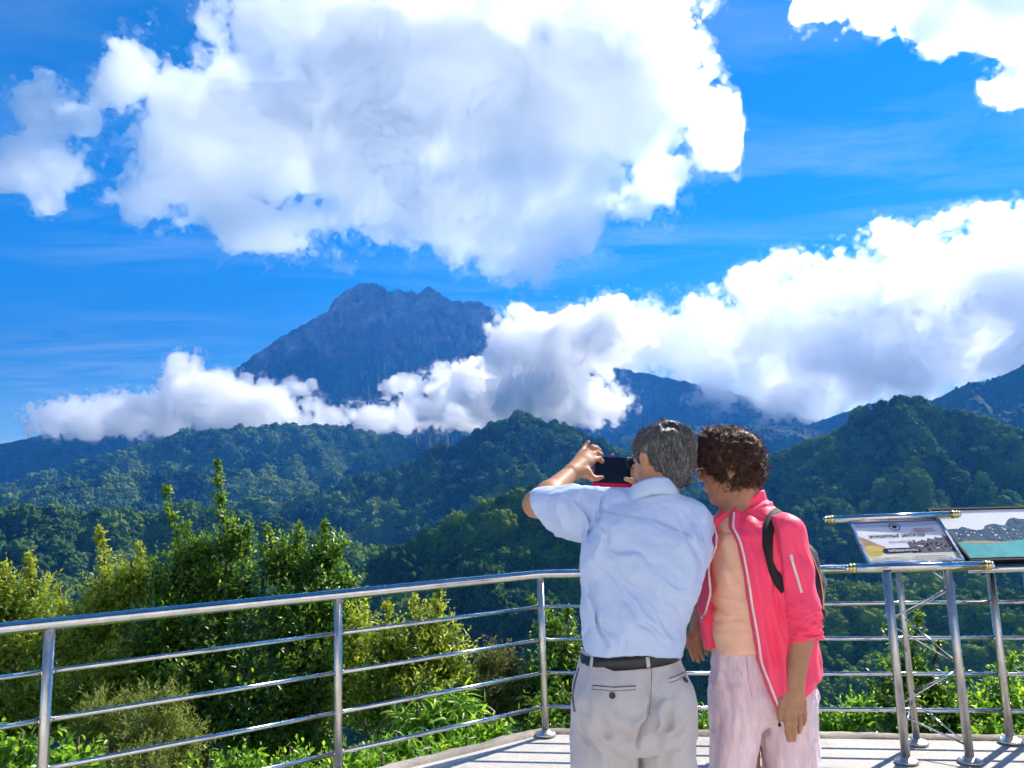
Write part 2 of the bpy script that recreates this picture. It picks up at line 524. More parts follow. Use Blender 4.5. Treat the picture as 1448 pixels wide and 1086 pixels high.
def build_land():
    global CROWNS
    forest_mat()
    CROWNS = crown_group()
    mg = forest_ground_mat('forested_slope', GREENS)
    mb = forest_ground_mat('forested_foothill', GREENS, scale=0.0016)
    mm = forest_ground_mat('granite_mountain', GREENS, (930.0, 2070.0, (0.020, 0.016, 0.016), (0.46, 0.29, 0.20)), scale=0.0012)
    # valley floor out to the horizon
    th = np.linspace(0, 2*math.pi, 97)[:-1]
    rr = np.array([150.0, 600, 1500, 4000, 9000, 20000, 60000])
    V = np.stack([np.outer(rr, np.sin(th)), np.outer(rr, np.cos(th)), np.full((len(rr), 96), -345.0)], -1).reshape(-1, 3)
    i = np.arange(len(rr)*96).reshape(len(rr), 96)
    j = np.roll(i, -1, 1)
    Q = np.stack([i[:-1], j[:-1], j[1:], i[1:]], -1).reshape(-1, 4)
    tag(link_mesh('terrain', np_mesh('terrain', V, Q, False), mg), 'forested valley floor far below the terrace', kind='structure')
    D = 7500
    top = [(330, 525), (360, 502), (400, 475), (432, 457), (465, 440), (472, 424), (480, 417), (500, 405), (512, 401), (528, 400), (540, 404),
           (548, 412), (560, 410), (572, 413), (582, 411), (590, 415), (598, 410), (606, 405), (614, 409), (628, 420), (640, 425), (655, 427), (668, 425), (682, 428),
           (694, 436), (702, 442), (716, 455), (740, 468), (780, 490), (815, 506), (850, 515), (890, 524), (950, 536), (1010, 549), (1060, 562),
           (1130, 588), (1200, 614), (1300, 655)]
    low = [(-200, 690), (-60, 668), (60, 645), (160, 610), (230, 580), (290, 550)]
    ridge('mountain', [(u, v, D) for u, v in low + top], 3000, 1800, 1.02, 0.7, 1400, 560, 420, 640, 3, 40, mm, 21,
          'high granite mountain with a jagged summit plateau', crest_amp=9, concave=0.40, rough=0.9)
    ridge('hills', [(-250, 650, 6600), (-100, 640, 6600), (0, 628, 6600), (40, 620, 6600), (74, 611, 6600), (105, 613, 6600), (150, 622, 6600), (220, 650, 6600), (320, 690, 6600)],
          1800, 1000, 0.42, 0.5, 320, 160, 130, 900, 5, 60, mb, 31, 'distant blue ridge on the left')
    ridge('hills', [(1060, 640, 6400), (1130, 606, 6400), (1180, 588, 6400), (1235, 570, 6400), (1270, 567, 6400), (1310, 565, 6400), (1350, 572, 6400), (1420, 600, 6400)],
          1800, 1000, 0.4, 0.5, 300, 140, 110, 900, 5, 60, mb, 33, 'pale ridge under the cloud bank')
    ridge('hills', [(820, 660, 4900), (880, 618, 4900), (960, 603, 4900), (1030, 603, 4900), (1080, 602, 4900), (1120, 604, 4900), (1160, 610, 4900), (1200, 622, 4900), (1280, 660, 4900)],
          1700, 900, 0.42, 0.5, 420, 200, 120, 800, 5, 50, mb, 35, 'blue ridge between the people and the mountain')
    h2 = ridge('hills', [(-260, 735, 4400), (-80, 712, 4400), (0, 690, 4400), (80, 670, 4400), (144, 651, 4400), (221, 629, 4400), (300, 612, 4400), (390, 606, 4400), (470, 606, 4400),
                    (560, 622, 4400), (620, 648, 4400), (700, 690, 4400), (800, 730, 4400)],
          2200, 1100, 0.36, 0.5, 900, 330, 150, 700, 3, 42, mb, 37, 'dark blue foothill below the low clouds', rough=0.45)
    h3 = ridge('hills', [(-260, 770, 3400), (-80, 735, 3400), (0, 706, 3400), (90, 690, 3400), (180, 676, 3400), (260, 672, 3400), (340, 676, 3400), (420, 690, 3400),
                    (520, 720, 3400), (640, 760, 3400)],
          1900, 900, 0.40, 0.5, 800, 320, 120, 520, 3, 36, mb, 39, 'blue wooded ridge on the left', rough=0.45)
    ridge('hills', [(1200, 640, 4200), (1250, 612, 4200), (1297, 580, 4200), (1312, 570, 4200), (1354, 549, 4200), (1370, 541, 4200), (1400, 538, 4200), (1420, 530, 4200),
                    (1448, 516, 4200), (1560, 470, 4200)],
          2400, 1500, 0.5, 0.5, 420, 260, 150, 800, 5, 42, mb, 41, 'dark blue peak at the right edge')
    h4 = ridge('hills', [(150, 790, 2400), (250, 748, 2500), (330, 730, 2600), (400, 715, 2600), (480, 692, 2600), (560, 668, 2600), (590, 655, 2600), (640, 635, 2600), (690, 607, 2600), (712, 600, 2600),
                         (722, 593, 2600), (735, 588, 2600), (748, 593, 2600), (765, 600, 2600), (800, 606, 2600), (840, 622, 2600), (890, 645, 2600), (960, 680, 2600), (1040, 715, 2600),
                         (1120, 745, 2600)],
               1600, 700, 0.40, 0.45, 900, 380, 95, 420, 4, 22, mg, 43, 'long wooded ridge in the middle')
    h5 = ridge('hills', [(930, 745, 2000), (1040, 690, 2000), (1086, 652, 2000), (1130, 638, 2000), (1160, 628, 2000), (1203, 606, 2000), (1246, 582, 2000), (1268, 571, 2000), (1280, 569, 2000),
                         (1298, 573, 2000), (1333, 588, 2000), (1376, 593, 2000), (1448, 618, 2000), (1560, 650, 2000)],
               1500, 600, 0.37, 0.45, 760, 420, 85, 380, 3, 20, mg, 45, 'wooded hill on the right')
    h9 = ridge('hills', [(-200, 735, 1500), (-80, 731, 1500), (0, 727, 1500), (60, 726, 1500), (123, 737, 1500), (172, 728, 1500), (221, 738, 1500), (262, 722, 1500), (330, 738, 1500), (400, 752, 1500),
                         (480, 775, 1500), (560, 800, 1500), (640, 830, 1500)],
               900, 500, 0.36, 0.45, 620, 300, 60, 260, 3, 20, mg, 47, 'low green hill on the left')
    h8 = ridge('hills', [(330, 910, 950), (430, 858, 980), (500, 818, 1000), (560, 785, 1000), (620, 757, 1000), (680, 727, 1000), (720, 708, 1000), (780, 700, 1000), (850, 715, 1000), (950, 755, 1000),
                         (1050, 795, 1000), (1200, 838, 1000), (1330, 850, 980), (1448, 856, 950), (1560, 865, 950)],
               620, 350, 0.42, 0.5, 900, 380, 55, 230, 2, 16, mg, 49, 'near wooded spur below the terrace')
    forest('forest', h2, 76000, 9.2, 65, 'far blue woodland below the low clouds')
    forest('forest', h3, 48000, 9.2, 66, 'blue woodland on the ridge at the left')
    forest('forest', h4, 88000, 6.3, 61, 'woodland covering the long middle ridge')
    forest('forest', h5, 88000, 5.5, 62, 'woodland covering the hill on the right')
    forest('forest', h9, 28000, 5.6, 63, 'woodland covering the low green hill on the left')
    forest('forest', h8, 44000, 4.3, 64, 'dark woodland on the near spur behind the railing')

def build_haze():
    m, nt, b, out = mat('mountain_air')
    nt.nodes.remove(b)
    v = N(nt, 'ShaderNodeVolumePrincipled', Density=HAZE, Anisotropy=0.2)
    v.inputs['Color'].default_value = (*HAZE_COL, 1)
    nt.links.new(v.outputs['Volume'], out.inputs['Volume'])
    x, y0, y1, z0, z1 = 10500, -400, 10000, -352, 2330
    vs = [(a, b_, c) for a in (-x, x) for b_ in (y0, y1) for c in (z0, z1)]
    me = bpy.data.meshes.new('haze')
    me.from_pydata(vs, [], [(0, 1, 3, 2), (4, 6, 7, 5), (0, 4, 5, 1), (2, 3, 7, 6), (0, 2, 6, 4), (1, 5, 7, 3)])
    o = link_mesh('haze', me, m)
    tag(o, 'blue mountain air over the valley', 'haze', kind='stuff')
HAZE, HAZE_COL = 7.2e-5, (0.045, 0.27, 0.82)
# ---------------------------------------------------------------- clouds
def cloud_mat(dens):
    m, nt, b, out = mat('cloud_droplets')
    nt.nodes.remove(b)
    v = N(nt, 'ShaderNodeVolumeScatter', Density=dens, Anisotropy=CLOUD_G)
    v.inputs['Color'].default_value = (0.996, 0.996, 0.997, 1)
    nt.links.new(v.outputs['Volume'], out.inputs['Volume'])
    return m

def cloud(name, blobs, dist, h, label, lam0, amp, seed, dens=0.006, wb=0.5, skew=0.0, veil=0.22, pers=0.62, name_cat='cloud'):
    """blobs: (u, v, radius_u px, radius_v px, depth offset in px, depth radius px). A sum of puffs roughened by billows."""
    s = dist/F
    B = []
    uc = sum(b[0] for b in blobs)/len(blobs)
    for (u, v, ru, rv, dz, rd) in blobs:
        dz = -(u - uc)*skew            # the bank lies across the sunlight
        c = at_y(u, v, dist + dz*s)
        k = (dist + dz*s)/F
        B.append((c, np.array([ru*k, rd*k, rv*k])))
    lo = np.min([c - r for c, r in B], 0) - amp*1.2
    hi = np.max([c + r for c, r in B], 0) + amp*1.2
    ax = [np.arange(lo[i], hi[i], h).astype(np.float32) for i in range(3)]
    D = np.full([len(a) for a in ax], 1e6, np.float32)
    for c, r in B:
        sl, sub = [], []
        for i in range(3):
            a0, a1 = np.searchsorted(ax[i], [c[i]-r[i]-amp*2.2, c[i]+r[i]+amp*2.2])
            sl.append(slice(a0, a1))
            sub.append((ax[i][a0:a1] - c[i])/r[i])
        q = np.sqrt(sub[0][:, None, None]**2 + sub[1][None, :, None]**2 + sub[2][None, None, :]**2)
        d = (q - 1)*np.float32(min(r))
        k = amp*0.5
        o = D[tuple(sl)]
        hh = np.clip(0.5 + 0.5*(o - d)/k, 0, 1)
        D[tuple(sl)] = o*(1-hh) + d*hh - k*hh*(1-hh)
    lam, a = lam0, amp
    i = 0
    disp = np.zeros_like(D)
    while lam > 2.6*h:
        n = noise_grid(ax, lam, seed*17 + i)
        disp += a*(wb*(np.abs(n)*1.05 - 0.75) + (1-wb)*n*0.62) if i else a*n*0.55
        lam *= 0.47
        a *= pers
        i += 1
    lim = amp*1.15
    D -= lim*np.tanh(disp/lim)
    V, Q = surface_nets(D, lo, h)
    org = V.mean(0)
    me = np_mesh(name, V - org, Q)
    o = link_mesh(name, me, cloud_mat(dens), loc=org)
    if veil:
        # thin torn vapour hanging about the dense core
        wv = noise_grid([ax[0]*0.75, ax[1], ax[2]*1.15], lam0*0.30, seed*17 + 91)*0.45 + noise_grid([ax[0]*0.8, ax[1], ax[2]*1.1], lam0*0.13, seed*17 + 92)*0.30
        wv += noise_grid(ax, max(lam0*0.055, 2.4*h), seed*17 + 93)*0.17
        D2 = D - amp*(0.10 + 0.62*np.maximum(wv, -0.2))
        V2, Q2 = surface_nets(D2, lo, h)
        w = link_mesh('vapour', np_mesh('vapour', V2 - org, Q2), cloud_mat(dens*veil))
        w.parent = o
    tag(o, label, name_cat)
    print(name, len(V), D.shape)
    return o
CLOUD_DENS, CLOUD_G = 0.006, 0.75
def build_clouds():
    # big cloud overhead: base well above the mountain
    cloud('cloud', [(640, 130, 260, 120, 0, 92), (820, 110, 170, 120, 0, 80), (400, 180, 180, 90, 0, 72), (280, 190, 85, 100, 0, 44), (700, 290, 170, 80, -24, 56), (720, 360, 60, 40, -24, 25),
                    (930, 170, 90, 90, 0, 40), (420, 310, 120, 40, 0, 40), (275, 275, 100, 36, 0, 30), (500, 20, 200, 70, 0, 64), (800, 10, 190, 90, 0, 64), (850, 250, 80, 60, 0, 32), (560, 250, 130, 90, 0, 50), (330, 240, 120, 70, 0, 45), (630, 310, 100, 40, 0, 36), (480, 110, 130, 90, 0, 50), (300, 170, 130, 80, 0, 45), (930, 230, 60, 50, 0, 30),
                    (185, 105, 40, 55, 0, 25)],
          11000, 22, 'huge white cloud spread across the top of the sky', 1500, 240, 3, 0.0041, 0.2, 0.2)
    cloud('cloud', [(75, 165, 45, 50, 0, 40), (60, 230, 55, 55, 0, 45), (35, 260, 30, 30, 0, 30)], 11000, 19, 'small white cloud near the left edge beside the huge cloud', 900, 190, 5, 0.0040, 0.1)
    cloud('cloud', [(1250, -10, 110, 30, 0, 48), (1380, 20, 110, 50, 0, 48), (1440, 90, 40, 60, 0, 30), (1330, -40, 180, 50, 0, 54)], 18000, 34, 'white cloud in the top right corner', 1600, 330, 7, 0.0024, 0.1, 0.3)
    cloud('cloud', [(1010, 480, 110, 55, 0, 31), (1150, 450, 130, 80, 0, 49), (1270, 440, 112, 82, 27, 50), (1400, 415, 122, 96, 45, 58), (900, 480, 90, 45, 0, 27), (1110, 540, 110, 45, -13, 27),
                    (1330, 500, 150, 70, 54, 45), (1445, 358, 60, 56, 54, 36), (1500, 430, 110, 105, 58, 56), (1255, 345, 30, 25, 27, 25), (1130, 575, 60, 24, -13, 25), (1100, 545, 70, 36, -8, 25), (1165, 552, 70, 30, 0, 25), (1000, 505, 70, 32, 0, 25), (1230, 510, 80, 50, 10, 30)],
          6600, 11.5, 'large white cloud bank rising behind the hill on the right', 480, 115, 9, 0.0075, 0.75, 0.8, 0.22, 0.70)
    cloud('cloud', [(735, 500, 45, 55, 0, 50), (790, 495, 60, 40, 0, 50), (705, 562, 62, 30, 0, 44), (780, 560, 75, 35, 0, 50), (630, 582, 70, 20, 0, 34), (530, 592, 62, 12, 0, 26), (830, 580, 40, 14, 0, 25),
                    (660, 545, 50, 25, 0, 35), (850, 470, 60, 40, 20, 40)],
          4600, 7.5, 'low white cloud drifting across the right flank of the mountain', 260, 72, 11, 0.026, 0.7, 0.8, 0.2, 0.70)
    cloud('cloud', [(370, 585, 70, 28, 0, 40), (330, 570, 60, 35, 0, 40), (270, 560, 50, 35, 0, 40), (200, 585, 60, 25, 0, 35), (130, 590, 70, 22, 0, 35), (265, 530, 25, 25, 0, 20), (410, 600, 40, 15, 0, 25)],
          4600, 7.5, 'low white cloud clinging to the left foot of the mountain', 250, 64, 13, 0.022, 0.7, 0.15, 0.2, 0.70)
    cloud('cloud', [(420, 548, 22, 12, 0, 15)], 4700, 6, 'tiny cloud puff before the dark left flank of the mountain', 120, 28, 15, 0.02)
    cloud('cloud', [(570, 545, 28, 14, 0, 18), (610, 550, 20, 10, 0, 14)], 4700, 6, 'small ragged puff between the low clouds', 120, 28, 16, 0.02)
# ---------------------------------------------------------------- terrace, railing, notice stands
def tube_mesh(bm, pts, r, seg=14, caps=True, mi=0, r1=None):
    """Round tube through points (mitred joints)."""
    P = [Vector(p) for p in pts]
    n = len(P)
    rings = []
    up = None
    for i in range(n):
        t = (P[min(i+1, n-1)] - P[max(i-1, 0)]).normalized()
        if up is None:
            up = Vector((0, 0, 1)) if abs(t.z) < 0.9 else Vector((1, 0, 0))
        s = t.cross(up).normalized()
        up = s.cross(t).normalized()
        rr = r if r1 is None else r + (r1 - r)*i/(n-1)
        k = 1.0
        if 0 < i < n-1:
            k = 1/max(0.5, math.cos((P[i]-P[i-1]).angle(P[i+1]-P[i])/2))
        rings.append([bm.verts.new(P[i] + (s*math.cos(a)*k + up*math.sin(a))*rr) for a in [2*math.pi*j/seg for j in range(seg)]])
    for a, b in zip(rings, rings[1:]):
        for j in range(seg):
            f = bm.faces.new((a[j], a[(j+1) % seg], b[(j+1) % seg], b[j]))
            f.smooth = True
            f.material_index = mi
    if caps:
        bm.faces.new(rings[0][::-1]).material_index = mi
        bm.faces.new(rings[-1]).material_index = mi

def lathe_mesh(bm, c, axis, prof, seg=24, mi=0, smooth=True):
    """Profile [(height along axis, radius)] turned about an axis through c."""
    ax = Vector(axis).normalized()
    s = ax.cross(Vector((0.3, 0.5, 0.8))).normalized()
    t = ax.cross(s)
    rings = []
    for hgt, r in prof:
        if r < 1e-6:
            rings.append([bm.verts.new(Vector(c) + ax*hgt)])
        else:
            rings.append([bm.verts.new(Vector(c) + ax*hgt + (s*math.cos(2*math.pi*j/seg) + t*math.sin(2*math.pi*j/seg))*r) for j in range(seg)])
    for a, b in zip(rings, rings[1:]):
        for j in range(seg):
            q = [a[j % len(a)], a[(j+1) % len(a)], b[(j+1) % len(b)], b[j % len(b)]]
            q = list(dict.fromkeys(q))
            if len(q) > 2:
                f = bm.faces.new(q)
                f.smooth = smooth
                f.material_index = mi

def box_mesh(bm, o, ex, ey, ez, mi=0, bev=0.0):
    """Box from corner o with edge vectors."""
    o, ex, ey, ez = map(Vector, (o, ex, ey, ez))
    v = [bm.verts.new(o + ex*a + ey*b + ez*c) for a in (0, 1) for b in (0, 1) for c in (0, 1)]
    fs = []
    for q in ((0, 1, 3, 2), (4, 6, 7, 5), (0, 4, 5, 1), (2, 3, 7, 6), (0, 2, 6, 4), (1, 5, 7, 3)):
        f = bm.faces.new([v[i] for i in q])
        f.material_index = mi
        fs.append(f)
    if bev:
        es = list({e for f in fs for e in f.edges})
        bmesh.ops.bevel(bm, geom=es, offset=bev, segments=2, affect='EDGES', profile=0.6)

def finish(bm, name, m, parent=None):
    bmesh.ops.recalc_face_normals(bm, faces=bm.faces)
    me = bpy.data.meshes.new(name)
    bm.to_mesh(me)
    bm.free()
    ms = m if isinstance(m, (list, tuple)) else [m]
    o = link_mesh(name, me, None, parent)
    for q in ms:
        me.materials.append(q)
    return o

def steel(name, rough, col=(0.62, 0.61, 0.60), scratch=0.10):
    m, nt, b, out = mat(name)
    b.inputs['Metallic'].default_value = 1.0
    tc = nt.nodes.new('ShaderNodeTexCoord')
    mp = N(nt, 'ShaderNodeMapping')
    mp.inputs['Scale'].default_value = (14, 14, 14)
    nt.links.new(tc.outputs['Object'], mp.inputs[0])
    n = noise_node(nt, 1.0, 6, 0.7, mp.outputs[0])
    r = N(nt, 'ShaderNodeMapRange')
    r.inputs[1].default_value, r.inputs[2].default_value = 0.3, 0.75
    r.inputs[3].default_value, r.inputs[4].default_value = rough, rough + scratch
    nt.links.new(n, r.inputs[0])
    nt.links.new(r.outputs[0], b.inputs['Roughness'])
    nt.links.new(ramp(nt, n, [(0.25, tuple(c*0.72 for c in col)), (0.6, col)]), b.inputs['Base Color'])
    n2 = noise_node(nt, 60.0, 3, 0.6, tc.outputs['Object'])
    bump(nt, b, n2, 0.06, 0.002)
    return m

def concrete(name, cols, rough_bump, sc=1.0):
    m, nt, b, out = mat(name)
    tc = nt.nodes.new('ShaderNodeTexCoord')
    v = tc.outputs['Object']
    a = noise_node(nt, 1.3*sc, 7, 0.62, v, 0.3)
    c = ramp(nt, a, [(0.28, cols[0]), (0.5, cols[1]), (0.72, cols[2])])
    fine = noise_node(nt, 38*sc, 6, 0.75, v)
    mx = N(nt, 'ShaderNodeMix', _data_type='RGBA', _blend_type='MULTIPLY')
    mx.inputs[0].default_value = 0.7
    nt.links.new(c, mx.inputs[6])
    nt.links.new(ramp(nt, fine, [(0.30, (0.55, 0.54, 0.52)), (0.48, (1, 1, 1)), (0.75, (1.12, 1.11, 1.08))]), mx.inputs[7])
    vo = N(nt, 'ShaderNodeTexNoise', Scale=5.0*sc, Detail=9, Roughness=0.75, Distortion=1.2)
    nt.links.new(v, vo.inputs['Vector'])
    m3 = N(nt, 'ShaderNodeMix', _data_type='RGBA', _blend_type='MULTIPLY')
    m3.inputs[0].default_value = 0.6
    nt.links.new(mx.outputs[2], m3.inputs[6])
    nt.links.new(ramp(nt, vo.outputs['Fac'], [(0.33, (0.50, 0.47, 0.43)), (0.42, (1, 1, 1))]), m3.inputs[7])
    nt.links.new(m3.outputs[2], b.inputs['Base Color'])
    b.inputs['Roughness'].default_value = 0.85
    bump(nt, b, fine, rough_bump, 0.01)
    return m

POSTS = [(-4.393, 2.037), (-3.264, 2.838), (-2.134, 3.639), (-1.0045, 4.44), (0.1445, 5.251), (1.502, 5.0385), (2.859, 4.826), (4.216, 4.6135)]
RAIL_H = [1.012, 0.804, 0.596, 0.388, 0.180]

def build_terrace():
    mfloor = concrete('pale_concrete', [(0.37, 0.34, 0.305), (0.47, 0.44, 0.40), (0.55, 0.52, 0.48)], 0.25)
    mkerb = concrete('rough_concrete', [(0.15, 0.125, 0.10), (0.31, 0.27, 0.22), (0.50, 0.45, 0.38)], 0.9, 1.6)
    P = [Vector((x, y, 0)) for x, y in POSTS]
    nl = Vector((-0.579, 0.815, 0))
    nb = Vector((0.1547, 0.988, 0))
    nc = (nl + nb).normalized()/math.cos(nl.angle(nb)/2)
    nrm = [nl]*4 + [nc] + [nb]*3
    def off(d):
        return [p + q*d for p, q in zip(P, nrm)]
    # paved floor up to the kerb, with fine subdivision along the edge
    inner = off(0.035)
    bm = bmesh.new()
    ring = [bm.verts.new(v) for v in inner] + [bm.verts.new(v) for v in (Vector((8, 4.0, 0)), Vector((8, -6, 0)), Vector((-8, -6, 0)), Vector((-8, -0.6, 0)))]
    bm.faces.new(ring)
    lower = [bm.verts.new(v.co - Vector((0, 0, 0.25))) for v in ring]
    for i in range(len(ring)):
        j = (i+1) % len(ring)
        bm.faces.new((ring[i], ring[j], lower[j], lower[i]))
    tag(finish(bm, 'floor', mfloor), 'pale concrete terrace floor striped by railing shadows', kind='structure')
    # weathered kerb strip: rough edge with an uneven outer lip
    r = np.random.default_rng(4)
    path = []
    a = off(0.035)
    b = off(0.150)
    for i in range(len(P)-1):
        for k in range(40):
            t = k/40
            path.append((a[i].lerp(a[i+1], t), b[i].lerp(b[i+1], t)))
    bm = bmesh.new()
    rows = []
    w = r.normal(0, 1, (len(path), 6))
    for _ in range(3):
        w = (np.roll(w, 1, 0) + 2*w + np.roll(w, -1, 0))/4
    w += 0.25*r.normal(0, 1, w.shape)
    for k, (p, q) in enumerate(path):
        d = q - p
        row = []
        for m_, (f, z) in enumerate(((0.0, -0.004), (0.10, 0.012), (0.5, 0.016), (0.92, 0.010), (1.0, -0.03), (0.99, -0.45))):
            jit = 0.004*w[k, m_]
            row.append(bm.verts.new(p + d*(f + (0.06*w[k, m_]*0.6 if m_ > 2 else 0)) + Vector((0, 0, z + (jit if 0 < m_ < 5 else 0)))))
        rows.append(row)
    for A_, B_ in zip(rows, rows[1:]):
        for j in range(5):
            f = bm.faces.new((A_[j], B_[j], B_[j+1], A_[j+1]))
            f.smooth = True
    tag(finish(bm, 'kerb', mkerb), 'weathered concrete kerb along the terrace edge', kind='structure')

def build_railing():
    ms = steel('polished_steel', 0.09)
    mp = steel('brushed_steel', 0.30, (0.66, 0.62, 0.57), 0.14)
    P = [Vector((x, y, 0)) for x, y in POSTS]
    root = empty('railing', P[4], 'stainless steel railing with five bars round the terrace edge', 'railing')
    def h(z):
        return [p + Vector((0, 0, z)) for p in P]
    bm = bmesh.new()
    tube_mesh(bm, [h(RAIL_H[0])[0]] + [h(RAIL_H[0])[4]] + [h(RAIL_H[0])[7]], 0.0285, 20)
    # joint sleeves, barely proud of the pipe
    for a, b_, t in ((2, 3, 0.62), (3, 4, 0.48), (5, 6, 0.35)):
        c = h(RAIL_H[0])[a].lerp(h(RAIL_H[0])[b_], t)
        d = (P[b_] - P[a]).normalized()
        tube_mesh(bm, [c - d*0.002, c + d*0.002], 0.0291, 20)
    finish(bm, 'handrail', ms, root)
    for z in RAIL_H[1:]:
        bm = bmesh.new()
        q = h(z)
        for i in range(7):
            tube_mesh(bm, [q[i], q[i+1]], 0.0125, 12)
            d = (q[i+1] - q[i]).normalized()
            for e, s_ in ((q[i], 1), (q[i+1], -1)):                     # weld beads where the bar meets the posts
                tube_mesh(bm, [e + d*s_*0.0205, e + d*s_*0.0235, e + d*s_*0.0265], 0.0148, 12)
        finish(bm, 'crossbar', ms, root)
    for i, p in enumerate(P):
        bm = bmesh.new()
        tube_mesh(bm, [p + Vector((0, 0, 0.012)), p + Vector((0, 0, RAIL_H[0] - 0.02))], 0.0225, 18)
        po = finish(bm, 'post', mp, root)
        bm = bmesh.new()
        lathe_mesh(bm, p, (0, 0, 1), [(0.006, 0.0), (0.006, 0.066), (0.018, 0.066), (0.0225, 0.060), (0.024, 0.040), (0.036, 0.030), (0.040, 0.0235), (0.041, 0.0)], 28)
        for k in range(3):
            a = 0.5 + k*2.094
            lathe_mesh(bm, p + Vector((math.cos(a)*0.05, math.sin(a)*0.05, 0.020)), (0, 0, 1), [(0, 0.007), (0.007, 0.0065), (0.009, 0.0)], 6, smooth=False)
        fl = finish(bm, 'base_flange', mp, po)
        fl.matrix_parent_inverse = Matrix.Translation(-root.location)
        fl.matrix_parent_inverse = Matrix.Identity(4)
    return root

def sub(o, part, root):
    """Make o (vertices in world space) a sub-part of a part whose own parent is root."""
    o.parent = part
    o.matrix_parent_inverse = Matrix.Identity(4)

def plain(name, col, rough=0.6, spec=0.5, metal=0.0, var=0.12, sc=40.0, bmp=0.0):
    m, nt, b, out = mat(name)
    n = noise_node(nt, sc, 5, 0.6)
    nt.links.new(ramp(nt, n, [(0.3, tuple(c*(1-var) for c in col)), (0.7, tuple(min(1, c*(1+var)) for c in col))]), b.inputs['Base Color'])
    b.inputs['Roughness'].default_value = rough
    b.inputs['Specular IOR Level'].default_value = spec
    b.inputs['Metallic'].default_value = metal
    if bmp:
        bump(nt, b, n, bmp, 0.002)
    return m

def quad_pt(c, s, t):
    """Bilinear point of corners TL, TR, BR, BL."""
    return c[0]*(1-s)*(1-t) + c[1]*s*(1-t) + c[2]*s*t + c[3]*(1-s)*t

def poly_on(bm, c, nrm, lift, pts, mi):
    f = bm.faces.new([bm.verts.new(quad_pt(c, s, t) + nrm*lift) for s, t in pts])
    f.material_index = mi

def panel(root, name, corners, thick, mats_frame, frame_w, name_frame, hollow=True):
    tl, tr, br, bl = corners
    nrm = (tr - tl).cross(bl - tl).normalized()
    if nrm.y > 0:
        nrm = -nrm
    bm = bmesh.new()
    ex, ey = (tr-tl).normalized(), (bl-tl).normalized()
    # back slab
    v0 = [q - nrm*thick for q in corners]
    a = [bm.verts.new(q - nrm*0.004) for q in corners]
    b = [bm.verts.new(q) for q in v0]
    bm.faces.new(a)
    bm.faces.new(b[::-1])
    for i in range(4):
        j = (i+1) % 4
        bm.faces.new((a[i], a[j], b[j], b[i]))
    board = finish(bm, name, mats_frame[1], root)
    # frame bars
    bm = bmesh.new()
    w = frame_w
    e = [tl, tr, br, bl]
    L, H = (tr-tl).length, (bl-tl).length
    box_mesh(bm, tl - nrm*thick, tr-tl, ey*w, nrm*(thick+0.008), 0, 0.002)
    box_mesh(bm, bl - ey*w - nrm*thick, br-bl, ey*w, nrm*(thick+0.008), 0, 0.002)
    box_mesh(bm, tl + ey*w*1.001 - nrm*thick, ex*w, (bl-tl) - ey*w*2.002, nrm*(thick+0.010), 0, 0.002)
    box_mesh(bm, tr - ex*w + ey*w*1.001 - nrm*thick, ex*w, (br-tr) - ey*w*2.002, nrm*(thick+0.010), 0, 0.002)
    fr = finish(bm, name_frame, mats_frame[0], root)
    return board, fr, nrm

def blob_row(r, s0, s1, t0, h, n, rag):
    top = [(s0 + (s1-s0)*k/n, t0 - h*abs(r.normal(0.7, rag))) for k in range(n+1)]
    return top

